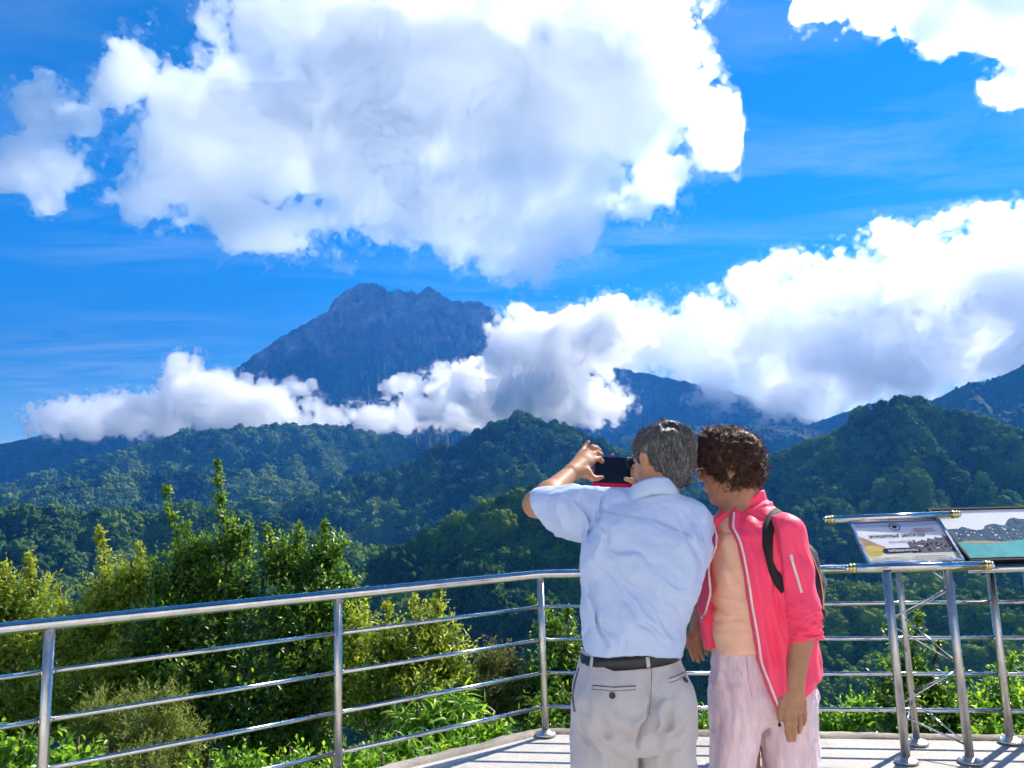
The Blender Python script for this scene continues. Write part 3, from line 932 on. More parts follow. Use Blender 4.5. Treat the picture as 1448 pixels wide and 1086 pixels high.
def build_stands():
    ms = steel('stand_steel', 0.10)
    mp = steel('leg_steel', 0.30, (0.60, 0.57, 0.53), 0.16)
    brass = steel('brass', 0.16, (0.64, 0.53, 0.22), 0.1)
    white = plain('printed_white', (0.70, 0.70, 0.74), 0.9, 0.0, sc=6, var=0.05)
    sky_p = plain('printed_sky', (0.42, 0.47, 0.70), 0.9, 0.0, sc=5, var=0.12)
    tan = plain('printed_tan', (0.42, 0.30, 0.20), 0.9, 0.0, sc=12, var=0.25)
    yel = plain('printed_yellow', (0.55, 0.45, 0.13), 0.9, 0.0, sc=14, var=0.25)
    dark = plain('printed_dark', (0.05, 0.045, 0.065), 0.9, 0.0, sc=60, var=0.5)
    mid = plain('printed_grey', (0.15, 0.145, 0.17), 0.9, 0.0, sc=60, var=0.45)
    red = plain('printed_red', (0.55, 0.16, 0.2), 0.9, 0.0)
    pale = plain('printed_cream', (0.60, 0.60, 0.50), 0.9, 0.0, sc=6)
    V3 = lambda a: Vector([float(q) for q in a])
    FL, FR, BL = V3(at_z(1282, 1079)), V3(at_z(1372, 1079)), V3(at_z(1297, 1053))
    FL.z = FR.z = BL.z = 0.0
    yf = (FL.y + FR.y)/2
    b0, b1 = V3(at_y(1209, 803.6, yf + 0.02)), V3(at_y(1391, 799.6, yf - 0.02))
    yb = BL.y + 0.02
    t0, t1 = V3(at_y(1178, 734.8, yb + 0.02)), V3(at_y(1345, 727.8, yb - 0.02))
    root = empty('information_stand', FL, 'tilted notice board with white printed poster on three steel legs', 'notice stand', 'notice stands at the railing')
    def roller(p, q, name, r):
        bm = bmesh.new()
        tube_mesh(bm, [p, q], r, 20)
        o = finish(bm, name, ms, root)
        d = (q-p).normalized()
        for c, s in ((p, -1), (q, 1)):
            bm = bmesh.new()
            prof = [(0.0, r*0.9), (0.004, r*1.12), (0.012, r*1.12), (0.016, r*0.8), (0.022, r*0.8), (0.026, r*1.05), (0.034, r*1.05), (0.038, r*0.62)]
            lathe_mesh(bm, c, d*s, prof, 20, 0)
            lathe_mesh(bm, c + d*s*0.036, d*s, [(0, r*0.55), (0.006, r*0.8), (0.016, r*0.72), (0.022, r*0.4), (0.024, 0)], 16, 1)
            e = finish(bm, 'end_cap', [brass, ms], root)
            sub(e, o, root)
        return o
    roller(b0, b1, 'lower_tube', 0.0250)
    roller(t0, t1, 'upper_tube', 0.0235)
    tops = []
    for base, (u, v), ydep in ((FL, (1253.5, 812), yf), (FR, (1340, 810), yf), (BL, (1272, 806), None)):
        if ydep is None:
            top = V3(at_y(1247, 746, yb))
            top = Vector((BL.x + 0.005, BL.y + 0.03, t0.z - 0.03))
        else:
            top = V3(at_y(u, v, ydep))
            top.z = b0.z - 0.022
        tops.append(top)
        bm = bmesh.new()
        tube_mesh(bm, [base + Vector((0, 0, 0.012)), top], 0.0235 if base is not BL else 0.019, 18)
        leg = finish(bm, 'leg', mp, root)
        bm = bmesh.new()
        lathe_mesh(bm, base, (0, 0, 1), [(0.004, 0.0), (0.004, 0.062), (0.014, 0.062), (0.018, 0.056), (0.020, 0.040), (0.033, 0.030), (0.036, 0.0)], 28)
        for k in range(3):
            a = 0.2 + k*2.094
            lathe_mesh(bm, base + Vector((math.cos(a)*0.048, math.sin(a)*0.048, 0.016)), (0, 0, 1), [(0, 0.006), (0.006, 0.006), (0.008, 0.0)], 6, smooth=False)
        sub(finish(bm, 'base_flange', mp, root), leg, root)
    def on(k, v):
        base, top = (FL, FR, BL)[k], tops[k]
        best, bt = 1e9, 0
        for i in range(200):
            t = i/199
            _, vv, _ = project(np.array(base.lerp(top, t)))
            if abs(vv - v) < best:
                best, bt = abs(vv - v), t
        return base.lerp(top, bt)
    ups = b0.lerp(b1, 0.60) + Vector((0, 0.02, -0.02))
    rods = [(ups, on(1, 824)), (on(1, 831), on(0, 874.5)), (on(1, 833), on(2, 871)), (on(0, 884), on(1, 940)), (on(2, 873), on(1, 938)),
            (on(1, 945.5), on(2, 979)), (on(1, 946.5), on(0, 996)), (on(2, 988.5), on(1, 1053)), (on(0, 1011), on(1, 1055)),
            (on(0, 889), on(2, 922)), (on(0, 1040), on(2, 990))]
    bm = bmesh.new()
    for p, q in rods:
        tube_mesh(bm, [p, q], 0.0052, 8)
    finish(bm, 'bracing', ms, root)
    c = [V3(at_y(1199.8, 738, yb)), V3(at_y(1327, 733, yb)), V3(at_y(1364.8, 793.5, yf + 0.01)), V3(at_y(1228.6, 796.5, yf + 0.01))]
    c[3] = c[0] + (c[2] - c[1])                      # keep the board flat
    board, fr, nrm = panel(root, 'board', c, 0.012, [ms, white], 0.017, 'board_frame')
    # the printed sheet
    r = np.random.default_rng(8)
    bm = bmesh.new()
    L1, L2, L3, L4 = -0.002, -0.0012, -0.0004, 0.0004
    poly_on(bm, c, nrm, L1, [(0.03, 0.05), (0.97, 0.05), (0.97, 0.95), (0.03, 0.95)], 0)
    poly_on(bm, c, nrm, L2, [(0.03, 0.055), (0.97, 0.055), (0.97, 0.15), (0.5, 0.17), (0.03, 0.14)], 1)
    poly_on(bm, c, nrm, L2, [(0.03, 0.35), (0.10, 0.42), (0.18, 0.52), (0.27, 0.62), (0.24, 0.74), (0.10, 0.78), (0.03, 0.70)], 2)
    poly_on(bm, c, nrm, L3, [(0.05, 0.60), (0.14, 0.58), (0.25, 0.66), (0.20, 0.80), (0.06, 0.84)], 3)
    hill = [(0.52, 0.78)] + [(0.52 + 0.45*k/24, 0.60 - 0.16*k/24 - abs(r.normal(0, 0.045))) for k in range(25)] + [(0.97, 0.78)]
    poly_on(bm, c, nrm, L2, hill, 5)
    for k in range(26):
        s, t = r.uniform(0.58, 0.94), r.uniform(0.55, 0.75)
        q = r.uniform(0.005, 0.02)
        poly_on(bm, c, nrm, L4 + 0.0002*(k % 4), [(s, t), (s+q*1.4, t-q), (s+q*2, t+q*0.6), (s+q, t+q*1.6)], 4 if k % 3 else 0)
    poly_on(bm, c, nrm, L3, [(0.20, 0.72), (0.24, 0.655), (0.60, 0.655), (0.62, 0.76), (0.24, 0.775)], 4)
    poly_on(bm, c, nrm, L2, [(0.03, 0.79), (0.97, 0.79), (0.97, 0.93), (0.03, 0.93)], 7)
    # emblem: wreath ring with a shield
    for k in range(14):
        a = 2*math.pi*k/14
        s, t = 0.47 + 0.055*math.cos(a), 0.165 + 0.085*math.sin(a)
        poly_on(bm, c, nrm, L4, [(s-0.012, t), (s, t-0.022), (s+0.012, t), (s, t+0.022)], 5)
    poly_on(bm, c, nrm, L4 + 0.0004, [(0.445, 0.13), (0.495, 0.13), (0.495, 0.18), (0.47, 0.215), (0.445, 0.18)], 4)
    # rows of small printed strokes (too small to read in the photograph)
    def strokes(s0, s1, t0, hgt, mi, step, fill):
        s = s0
        while s < s1:
            w = step*r.uniform(0.5, 1.0)
            if r.random() < fill:
                kind = r.integers(0, 4)
                poly_on(bm, c, nrm, L4, [(s, t0), (s+w*0.36, t0), (s+w*0.36, t0+hgt), (s, t0+hgt)], mi)
                if kind:
                    z = t0 if kind == 1 else t0 + hgt*(0.36 if kind == 2 else 0.74)
                    poly_on(bm, c, nrm, L4 + 0.0003, [(s, z), (s+w*0.85, z), (s+w*0.85, z+hgt*0.26), (s, z+hgt*0.26)], mi)
            s += w
    strokes(0.15, 0.46, 0.335, 0.075, 4, 0.028, 1.0)
    strokes(0.50, 0.74, 0.335, 0.075, 4, 0.028, 1.0)
    strokes(0.66, 0.86, 0.215, 0.035, 6, 0.016, 0.95)
    strokes(0.66, 0.88, 0.265, 0.045, 6, 0.02, 0.95)
    strokes(0.33, 0.52, 0.50, 0.04, 5, 0.014, 0.9)
    strokes(0.54, 0.62, 0.49, 0.06, 5, 0.02, 1.0)
    strokes(0.28, 0.58, 0.69, 0.045, 0, 0.018, 0.95)
    strokes(0.08, 0.40, 0.86, 0.022, 5, 0.010, 0.85)
    strokes(0.52, 0.84, 0.85, 0.022, 5, 0.010, 0.85)
    strokes(0.08, 0.90, 0.90, 0.016, 5, 0.008, 0.8)
    sub(finish(bm, 'poster', [white, sky_p, tan, yel, dark, mid, red, pale], root), board, root)
    # ---- second stand: harbour panorama on a dark framed board
    sea = plain('printed_sea', (0.16, 0.47, 0.46), 0.9, 0.0, sc=9, var=0.22)
    town = plain('printed_hillside', (0.10, 0.155, 0.21), 0.9, 0.0, sc=34, var=0.4)
    sand = plain('printed_sand', (0.52, 0.38, 0.25), 0.9, 0.0)
    shine = plain('printed_bright_sky', (0.78, 0.79, 0.80), 0.9, 0.0, sc=4, var=0.04)
    blk = plain('black_frame', (0.010, 0.011, 0.016), 0.7, 0.08)
    y2b, y2f = 5.02, 4.62
    c = [V3(at_y(1310, 720.5, y2b)), V3(at_y(1640, 712, y2b)), V3(at_y(1760, 782, y2f)), V3(at_y(1371.5, 794.5, y2f))]
    c[2] = c[3] + (c[1] - c[0])*1.0
    base2 = Vector((c[2].x - 0.35, y2f + 0.02, 0))
    root = empty('information_stand', base2, 'wide dark framed board showing a turquoise harbour panorama', 'notice stand', 'notice stands at the railing')
    board, fr, nrm = panel(root, 'board', c, 0.020, [blk, blk], 0.016, 'board_frame')
    bm = bmesh.new()
    poly_on(bm, c, nrm, -0.002, [(0.0, 0.0), (1, 0.0), (1, 0.93), (0.0, 0.93)], 0)
    top = [(k/60, 0.30 + 0.10*math.sin(k*0.16 + 0.6) + 0.035*math.sin(k*0.9) + 0.012*r.normal()) for k in range(61)]
    poly_on(bm, c, nrm, -0.0012, top + [(1, 0.60), (0.0, 0.66)], 1)
    poly_on(bm, c, nrm, -0.0006, [(0.0, 0.66)] + [(k/30, 0.655 - 0.05*k/30 + 0.012*r.normal()) for k in range(1, 30)] + [(1, 0.60), (1, 0.93), (0.0, 0.93)], 2)
    poly_on(bm, c, nrm, 0.0, [(0.03, 0.655), (0.05, 0.625), (0.12, 0.63), (0.20, 0.655), (0.24, 0.675), (0.10, 0.68)], 3)
    for k in range(260):
        s = r.uniform(0.01, 0.99)
        t = r.uniform(0.36, 0.62)
        q = abs(r.normal(0.0, 0.0018)) + 0.0009
        poly_on(bm, c, nrm, 0.0008 + 0.0002*(k % 6), [(s, t), (s+q, t-q*2.2), (s+q*1.8, t), (s+q*1.7, t+q*2.6), (s, t+q*2.4)], 0)
    for k in range(16):
        s, t, q = r.uniform(0.02, 0.95), r.uniform(0.70, 0.90), r.uniform(0.003, 0.008)
        poly_on(bm, c, nrm, 0.0008, [(s, t), (s+q*2.2, t-q), (s+q*2.4, t+q*0.8), (s+q*0.4, t+q*1.2)], 0)
    sub(finish(bm, 'panorama', [shine, town, sea, sand], root), board, root)
    bm = bmesh.new()
    e = (c[2]-c[3]).normalized()
    tube_mesh(bm, [c[3] - e*0.02 + Vector((0, 0.012, -0.045)), c[2] + e*0.02 + Vector((0, 0.012, -0.045))], 0.022, 18)
    finish(bm, 'lower_tube', ms, root)
    bm = bmesh.new()
    tube_mesh(bm, [c[0] + Vector((0.05, 0.03, -0.03)), c[1] + Vector((-0.05, 0.03, -0.03))], 0.020, 18)
    finish(bm, 'upper_tube', ms, root)
    for s, t in ((0.36, 1), (0.92, 1), (0.40, 0), (0.90, 0)):
        q = quad_pt(c, s, t)
        z = q.z - (0.07 if t else 0.04)
        g = Vector((q.x, q.y + 0.02, 0))
        bm = bmesh.new()
        tube_mesh(bm, [g + Vector((0, 0, 0.012)), Vector((g.x, g.y, z))], 0.022, 18)
        leg = finish(bm, 'leg', mp, root)
        bm = bmesh.new()
        lathe_mesh(bm, g, (0, 0, 1), [(0.004, 0.0), (0.004, 0.062), (0.014, 0.062), (0.020, 0.040), (0.033, 0.030), (0.036, 0.0)], 28)
        sub(finish(bm, 'base_flange', mp, root), leg, root)
# ---------------------------------------------------------------- implicit bodies and clothes
class Field:
    def __init__(self, lo, hi, h):
        self.lo, self.h = np.array(lo, float), h
        self.ax = [np.arange(lo[i], hi[i] + h, h).astype(np.float32) for i in range(3)]
        self.D = np.full([len(a) for a in self.ax], 0.08, np.float32)

    def box(self, lo, hi):
        sl = []
        for i in range(3):
            a0, a1 = np.searchsorted(self.ax[i], [lo[i], hi[i]])
            sl.append(slice(max(0, a0-1), min(len(self.ax[i]), a1+1)))
        if any(s.stop <= s.start for s in sl):
            return None, None
        x, y, z = (self.ax[i][sl[i]] for i in range(3))
        return tuple(sl), (x[:, None, None], y[None, :, None], z[None, None, :])

    def put(self, sl, d, k, mode):
        o = self.D[sl]
        d = d.astype(np.float32)
        if mode == 'add':
            if k > 0:
                hh = np.clip(0.5 + 0.5*(o - d)/k, 0, 1)
                self.D[sl] = o*(1-hh) + d*hh - k*hh*(1-hh)
            else:
                self.D[sl] = np.minimum(o, d)
        else:
            if k > 0:
                hh = np.clip(0.5 - 0.5*(o + d)/k, 0, 1)
                self.D[sl] = o*(1-hh) - d*hh + k*hh*(1-hh)
            else:
                self.D[sl] = np.maximum(o, -d)

    def seg(self, a, b, r0, r1=None, k=0.01, mode='add'):
        a, b = np.array(a, float), np.array(b, float)
        r1 = r0 if r1 is None else r1
        m = max(r0, r1) + 0.09
        sl, g = self.box(np.minimum(a, b) - m, np.maximum(a, b) + m)
        if sl is None:
            return
        ab = b - a
        L = float(ab @ ab) + 1e-12
        t = np.clip(sum((g[i] - a[i])*ab[i] for i in range(3))/L, 0, 1)
        d = np.sqrt(sum((g[i] - a[i] - t*ab[i])**2 for i in range(3))) - (r0 + (r1 - r0)*t)
        self.put(sl, d, k, mode)

    def chain(self, pts, rs, k=0.008, mode='add'):
        for i in range(len(pts)-1):
            self.seg(pts[i], pts[i+1], rs[i], rs[i+1], k, mode)

    def ell(self, c, r, k=0.01, R=None, mode='add'):
        c, r = np.array(c, float), np.array(r, float)
        m = r.max() + 0.09
        sl, g = self.box(c - m, c + m)
        if sl is None:
            return
        p = [g[i] - c[i] for i in range(3)]
        if R is not None:
            p = [p[0]*R[0, i] + p[1]*R[1, i] + p[2]*R[2, i] for i in range(3)]
        q = np.sqrt(sum((p[i]/r[i])**2 for i in range(3)))
        q2 = np.sqrt(sum((p[i]/r[i]**2)**2 for i in range(3))) + 1e-9
        d = q*(q - 1)/q2
        self.put(sl, d, k, mode)

    def loft(self, rows, k=0.01, yaw=0.0, p=2.0, mode='add', cap=True):
        """rows: (z, cx, cy, rx, ry), any order; elliptical slices turned by yaw."""
        rows = np.array(sorted(rows), float)
        z0, z1 = rows[0, 0], rows[-1, 0]
        rm = rows[:, 3:5].max() + 0.09
        lo = [rows[:, 1].min() - rm, rows[:, 2].min() - rm, z0 - 0.06]
        hi = [rows[:, 1].max() + rm, rows[:, 2].max() + rm, z1 + 0.06]
        sl, g = self.box(lo, hi)
        if sl is None:
            return
        zz = g[2].ravel()
        cx, cy, rx, ry = (np.interp(zz, rows[:, 0], rows[:, i])[None, None, :] for i in range(1, 5))
        X, Y = g[0] - cx, g[1] - cy
        c, s = math.cos(yaw), math.sin(yaw)
        U, W = X*c + Y*s, -X*s + Y*c
        q = (np.abs(U/rx)**p + np.abs(W/ry)**p)**(1/p)
        q2 = np.sqrt((U/rx**2)**2 + (W/ry**2)**2)/np.maximum(np.sqrt((U/rx)**2 + (W/ry)**2), 1e-6)
        d = (q - 1)/np.maximum(q2, 1e-3)
        if cap:
            e = np.maximum(z0 - g[2], g[2] - z1)
            d = np.maximum(d, e)
        self.put(sl, d, k, mode)

    def cut(self, p, n, k=0.0):
        """Remove everything on the side of the plane that n points to."""
        n = np.array(n, float)
        n /= np.linalg.norm(n)
        g = (self.ax[0][:, None, None], self.ax[1][None, :, None], self.ax[2][None, None, :])
        d = sum((g[i] - p[i])*n[i] for i in range(3))
        self.D = np.maximum(self.D, d.astype(np.float32))

    def band(self, fn, width=0.03):
        """Add fn(points) to the field near the surface."""
        idx = np.argwhere(np.abs(self.D) < width)
        P = np.stack([self.ax[i][idx[:, i]] for i in range(3)], 1).astype(float)
        self.D[idx[:, 0], idx[:, 1], idx[:, 2]] += fn(P).astype(np.float32)

    def shell(self, t):
        self.D = np.abs(self.D + t/2) - t/2

    def mesh(self):
        V, Q = surface_nets(self.D, self.lo, self.h)
        return V, Q

def creases(P, lines, depth_free=True):
    """Fold lines: (a, b, width, amplitude). + digs a groove, - raises a ridge. Measured in the x-z plane."""
    out = np.zeros(len(P))
    for a, b, w, amp in lines:
        a, b = np.array(a, float), np.array(b, float)
        ab = b - a
        L = ab[0]**2 + ab[2]**2 + 1e-9
        t = np.clip(((P[:, 0]-a[0])*ab[0] + (P[:, 2]-a[2])*ab[2])/L, 0, 1)
        d2 = (P[:, 0]-a[0]-t*ab[0])**2 + (P[:, 2]-a[2]-t*ab[2])**2
        out += amp*np.exp(-d2/(w*w))*np.sin(np.pi*np.clip(0.12 + 0.76*t, 0, 1))
    return out

def wrinkle(P, lam, amp, seed, stretch=(1, 1, 1)):
    return amp*noise_pts(P/np.array(stretch), lam, seed)

from mathutils.bvhtree import BVHTree
class Surf:
    """Finds points of a built mesh through directions from a given eye and lays ribbons on it."""
    def __init__(self, V, Q):
        self.t = BVHTree.FromPolygons([tuple(v) for v in V], [tuple(int(i) for i in q) for q in Q])
    def hit(self, u, v):
        d = Vector(ray(u, v)).normalized()
        loc, nrm, i, dist = self.t.ray_cast(Vector(CAM), d)
        return loc, nrm
    def path(self, pts, step=4.0):
        out = []
        for (u0, v0), (u1, v1) in zip(pts, pts[1:]):
            n = max(1, int(math.hypot(u1-u0, v1-v0)/step))
            for k in range(n):
                out.append((u0 + (u1-u0)*k/n, v0 + (v1-v0)*k/n))
        out.append(pts[-1])
        res = []
        for u, v in out:
            l, n = self.hit(u, v)
            if l is not None:
                if res and (l - res[-1][0]).length > 0.06:
                    continue
                res.append((l, n))
        return res

def smooth_path(pn, it=2):
    L = [p for p, n in pn]
    Nn = [n for p, n in pn]
    for _ in range(it):
        L = [L[0]] + [(L[i-1] + L[i]*2 + L[i+1])/4 for i in range(1, len(L)-1)] + [L[-1]]
        Nn = [Nn[0]] + [(Nn[i-1] + Nn[i]*2 + Nn[i+1]).normalized() for i in range(1, len(Nn)-1)] + [Nn[-1]]
    return list(zip(L, Nn))

def ribbon(bm, pn, width, lift, thick, mi=0, dome=True):
    """A flat strip with thickness following surface points."""
    if len(pn) < 2:
        return
    rows = []
    for i, (p, n) in enumerate(pn):
        t = (pn[min(i+1, len(pn)-1)][0] - pn[max(i-1, 0)][0]).normalized()
        s = t.cross(n).normalized()
        w = width/2
        row = [p + s*w + n*(lift - thick), p + s*w*0.96 + n*(lift + thick*0.3), p + n*(lift + thick*(0.6 if dome else 0.3)), p - s*w*0.96 + n*(lift + thick*0.3), p - s*w + n*(lift - thick)]
        rows.append([bm.verts.new(q) for q in row])
    for a, b in zip(rows, rows[1:]):
        for j in range(5):
            f = bm.faces.new((a[j], a[(j+1) % 5], b[(j+1) % 5], b[j]))
            f.smooth = True
            f.material_index = mi
    for r in (rows[0], rows[-1][::-1]):
        bm.faces.new(r).material_index = mi

def strands_mesh(bm_or_none, paths, r0, r1, seg=3):
    """Thin tapering tubes through many paths (list of (k,3) arrays of equal length) as arrays."""
    Pn = np.array(paths)                                   # (n, k, 3)
    n, k, _ = Pn.shape
    T = np.gradient(Pn, axis=1)
    T /= np.linalg.norm(T, axis=2, keepdims=True) + 1e-9
    up = np.zeros_like(T)
    up[..., 0], up[..., 1], up[..., 2] = 0.31, 0.52, 0.79
    S = np.cross(T, up)
    S /= np.linalg.norm(S, axis=2, keepdims=True) + 1e-9
    W = np.cross(S, T)
    rad = np.linspace(r0, r1, k)[None, :, None]
    V = np.stack([Pn + (S*math.cos(2*math.pi*j/seg) + W*math.sin(2*math.pi*j/seg))*rad for j in range(seg)], 2)   # n,k,seg,3
    i = np.arange(n*k*seg).reshape(n, k, seg)
    j = np.roll(i, -1, 2)
    Q = np.stack([i[:, :-1], j[:, :-1], j[:, 1:], i[:, 1:]], -1).reshape(-1, 4)
    return V.reshape(-1, 3), Q

def head_field(Fd, c, R, s=1.0, female=False):
    """Head about c with rotation R (columns: right, forward, up)."""
    c = np.array(c, float)
    def w(p):
        return c + R @ (np.array(p, float)*s)
    def E(p, r, k=0.012, mode='add'):
        Fd.ell(w(p), np.array(r)*s, k*s, R, mode)
    E((0, -0.018, 0.035), (0.076, 0.098, 0.086))
    E((0, 0.030, -0.020), (0.064, 0.066, 0.088), 0.03)
    E((0, 0.050, -0.070), (0.044, 0.045, 0.042), 0.03)
    E((0, 0.078, -0.096), (0.020, 0.018, 0.018), 0.02)
    for q in (-1, 1):
        E((q*0.038, 0.068, -0.028), (0.026, 0.022, 0.026), 0.02)
        Fd.seg(w((q*0.062, 0.005, -0.040)), w((q*0.030, 0.070, -0.088)), 0.016*s, 0.013*s, 0.025*s)
        E((q*0.031, 0.096, 0.014), (0.015, 0.011, 0.010), 0.012, 'sub')
        E((q*0.031, 0.082, 0.013), (0.0125, 0.0125, 0.0115), 0.004)
        Fd.seg(w((q*0.012, 0.094, 0.030)), w((q*0.046, 0.084, 0.030)), 0.008*s, 0.007*s, 0.012*s)
        # ear: rim, lobe and bowl
        E((q*0.086, -0.010, 0.002), (0.011, 0.019, 0.032), 0.006)
        E((q*0.083, -0.002, -0.026), (0.008, 0.009, 0.011), 0.006)
        E((q*0.098, -0.006, 0.004), (0.006, 0.011, 0.020), 0.004, 'sub')
        E((q*0.009, 0.106, -0.023), (0.008, 0.009, 0.0065), 0.008)
    Fd.seg(w((0, 0.092, 0.024)), w((0, 0.112, -0.018)), 0.008*s, 0.0095*s, 0.012*s)
    E((0, 0.097, -0.052), (0.022, 0.011, 0.0065), 0.006)
    E((0, 0.095, -0.063), (0.019, 0.011, 0.007), 0.006)
    Fd.seg(w((-0.024, 0.098, -0.0575)), w((0.024, 0.098, -0.0575)), 0.002*s, 0.002*s, 0.003*s, 'sub')
    return w

def frame(fwd, up=(0, 0, 1)):
    f = np.array(fwd, float)
    f /= np.linalg.norm(f)
    r = np.cross(f, np.array(up, float))
    r /= np.linalg.norm(r)
    return np.stack([r, f, np.cross(r, f)], 1)

def cloth_mat(name, c0, c1, weave=900.0, sheen=0.2, rough=0.8, tr=0.0, seams=None, sc=6.0):
    m, nt, b, out = mat(name)
    tc = nt.nodes.new('ShaderNodeTexCoord')
    v = tc.outputs['Object']
    n = noise_node(nt, sc, 6, 0.65, v)
    f = noise_node(nt, weave, 2, 0.5, v)
    c = ramp(nt, n, [(0.3, c0), (0.7, c1)])
    mx = N(nt, 'ShaderNodeMix', _data_type='RGBA', _blend_type='MULTIPLY')
    mx.inputs[0].default_value = 0.5
    nt.links.new(c, mx.inputs[6])
    nt.links.new(ramp(nt, f, [(0.3, (0.75, 0.75, 0.75)), (0.7, (1.12, 1.12, 1.12))]), mx.inputs[7])
    nt.links.new(mx.outputs[2], b.inputs['Base Color'])
    b.inputs['Roughness'].default_value = rough
    b.inputs['Sheen Weight'].default_value = sheen
    b.inputs['Specular IOR Level'].default_value = 0.2
    fine = noise_node(nt, 75.0, 5, 0.6, v)
    bump(nt, b, fine, 0.25, 0.004)
    return m

def skin_mat(name, c0, c1):
    m, nt, b, out = mat(name)
    n = noise_node(nt, 22.0, 6, 0.65)
    nt.links.new(ramp(nt, n, [(0.3, c0), (0.7, c1)]), b.inputs['Base Color'])
    b.inputs['Roughness'].default_value = 0.55
    b.inputs['Specular IOR Level'].default_value = 0.3
    b.inputs['Subsurface Weight'].default_value = 0.12
    b.inputs['Subsurface Radius'].default_value = (0.010, 0.004, 0.002)
    n2 = noise_node(nt, 160.0, 4, 0.6)
    bump(nt, b, n2, 0.18, 0.002)
    return m

def hair_mat(name, stops, rough=0.42):
    m, nt, b, out = mat(name)
    at = nt.nodes.new('ShaderNodeNewGeometry')
    n = noise_node(nt, 55.0, 3, 0.7)
    ad = N(nt, 'ShaderNodeMath', _operation='MULTIPLY_ADD')
    ad.inputs[1].default_value = 0.55
    nt.links.new(at.outputs['Random Per Island'], ad.inputs[0])
    s = N(nt, 'ShaderNodeMath', _operation='MULTIPLY')
    s.inputs[1].default_value = 0.45
    nt.links.new(n, s.inputs[0])
    nt.links.new(s.outputs[0], ad.inputs[2])
    nt.links.new(ramp(nt, ad.outputs[0], stops), b.inputs['Base Color'])
    b.inputs['Roughness'].default_value = rough
    b.inputs['Specular IOR Level'].default_value = 0.6
    return m

def add_part(name, V, Q, m, root):
    return link_mesh(name, np_mesh(name, V, Q), m, root)
# ---------------------------------------------------------------- the man with the phone
def q3(u, v, y):
    return at_y(u, v, y)

def rows_px(spec, y, extra=0.0):
    """(v, uL, uR, ry, dy) -> loft rows at depth y."""
    out = []
    for v, uL, uR, ry, dy in spec:
        a, b = at_y(uL, v, y), at_y(uR, v, y)
        out.append((a[2]*0.5 + b[2]*0.5, (a[0]+b[0])/2, y + dy, (b[0]-a[0])/2 + extra, ry + extra))
    return out

def finger(Fd, pts, r0, r1, k=0.004):
    rs = np.linspace(r0, r1, len(pts))
    for i in range(len(pts)-1):
        Fd.seg(pts[i], pts[i+1], rs[i], rs[i+1], k)
    for i in range(1, len(pts)-1):
        Fd.ell(pts[i], (rs[i]*1.07,)*3, k)

def shoe(root, c, fwd, m):
    f = np.array([fwd[0], fwd[1], 0.0])
    f /= np.linalg.norm(f)
    Fd = Field(np.array(c) - [0.2, 0.2, 0.02], np.array(c) + [0.2, 0.2, 0.16], 0.005)
    c = np.array(c, float)
    R = frame(f)
    Fd.ell(c + f*0.05 + [0, 0, 0.035], (0.048, 0.135, 0.042), 0.02, R)
    Fd.ell(c - f*0.04 + [0, 0, 0.05], (0.040, 0.062, 0.055), 0.03, R)
    Fd.seg(c - f*0.02 + [0, 0, 0.05], c - f*0.02 + [0, 0, 0.10], 0.042, 0.040, 0.02)
    Fd.cut(c + [0, 0, 0.002], (0, 0, -1))
    V, Q = Fd.mesh()
    add_part('shoe', V, Q, m, root)

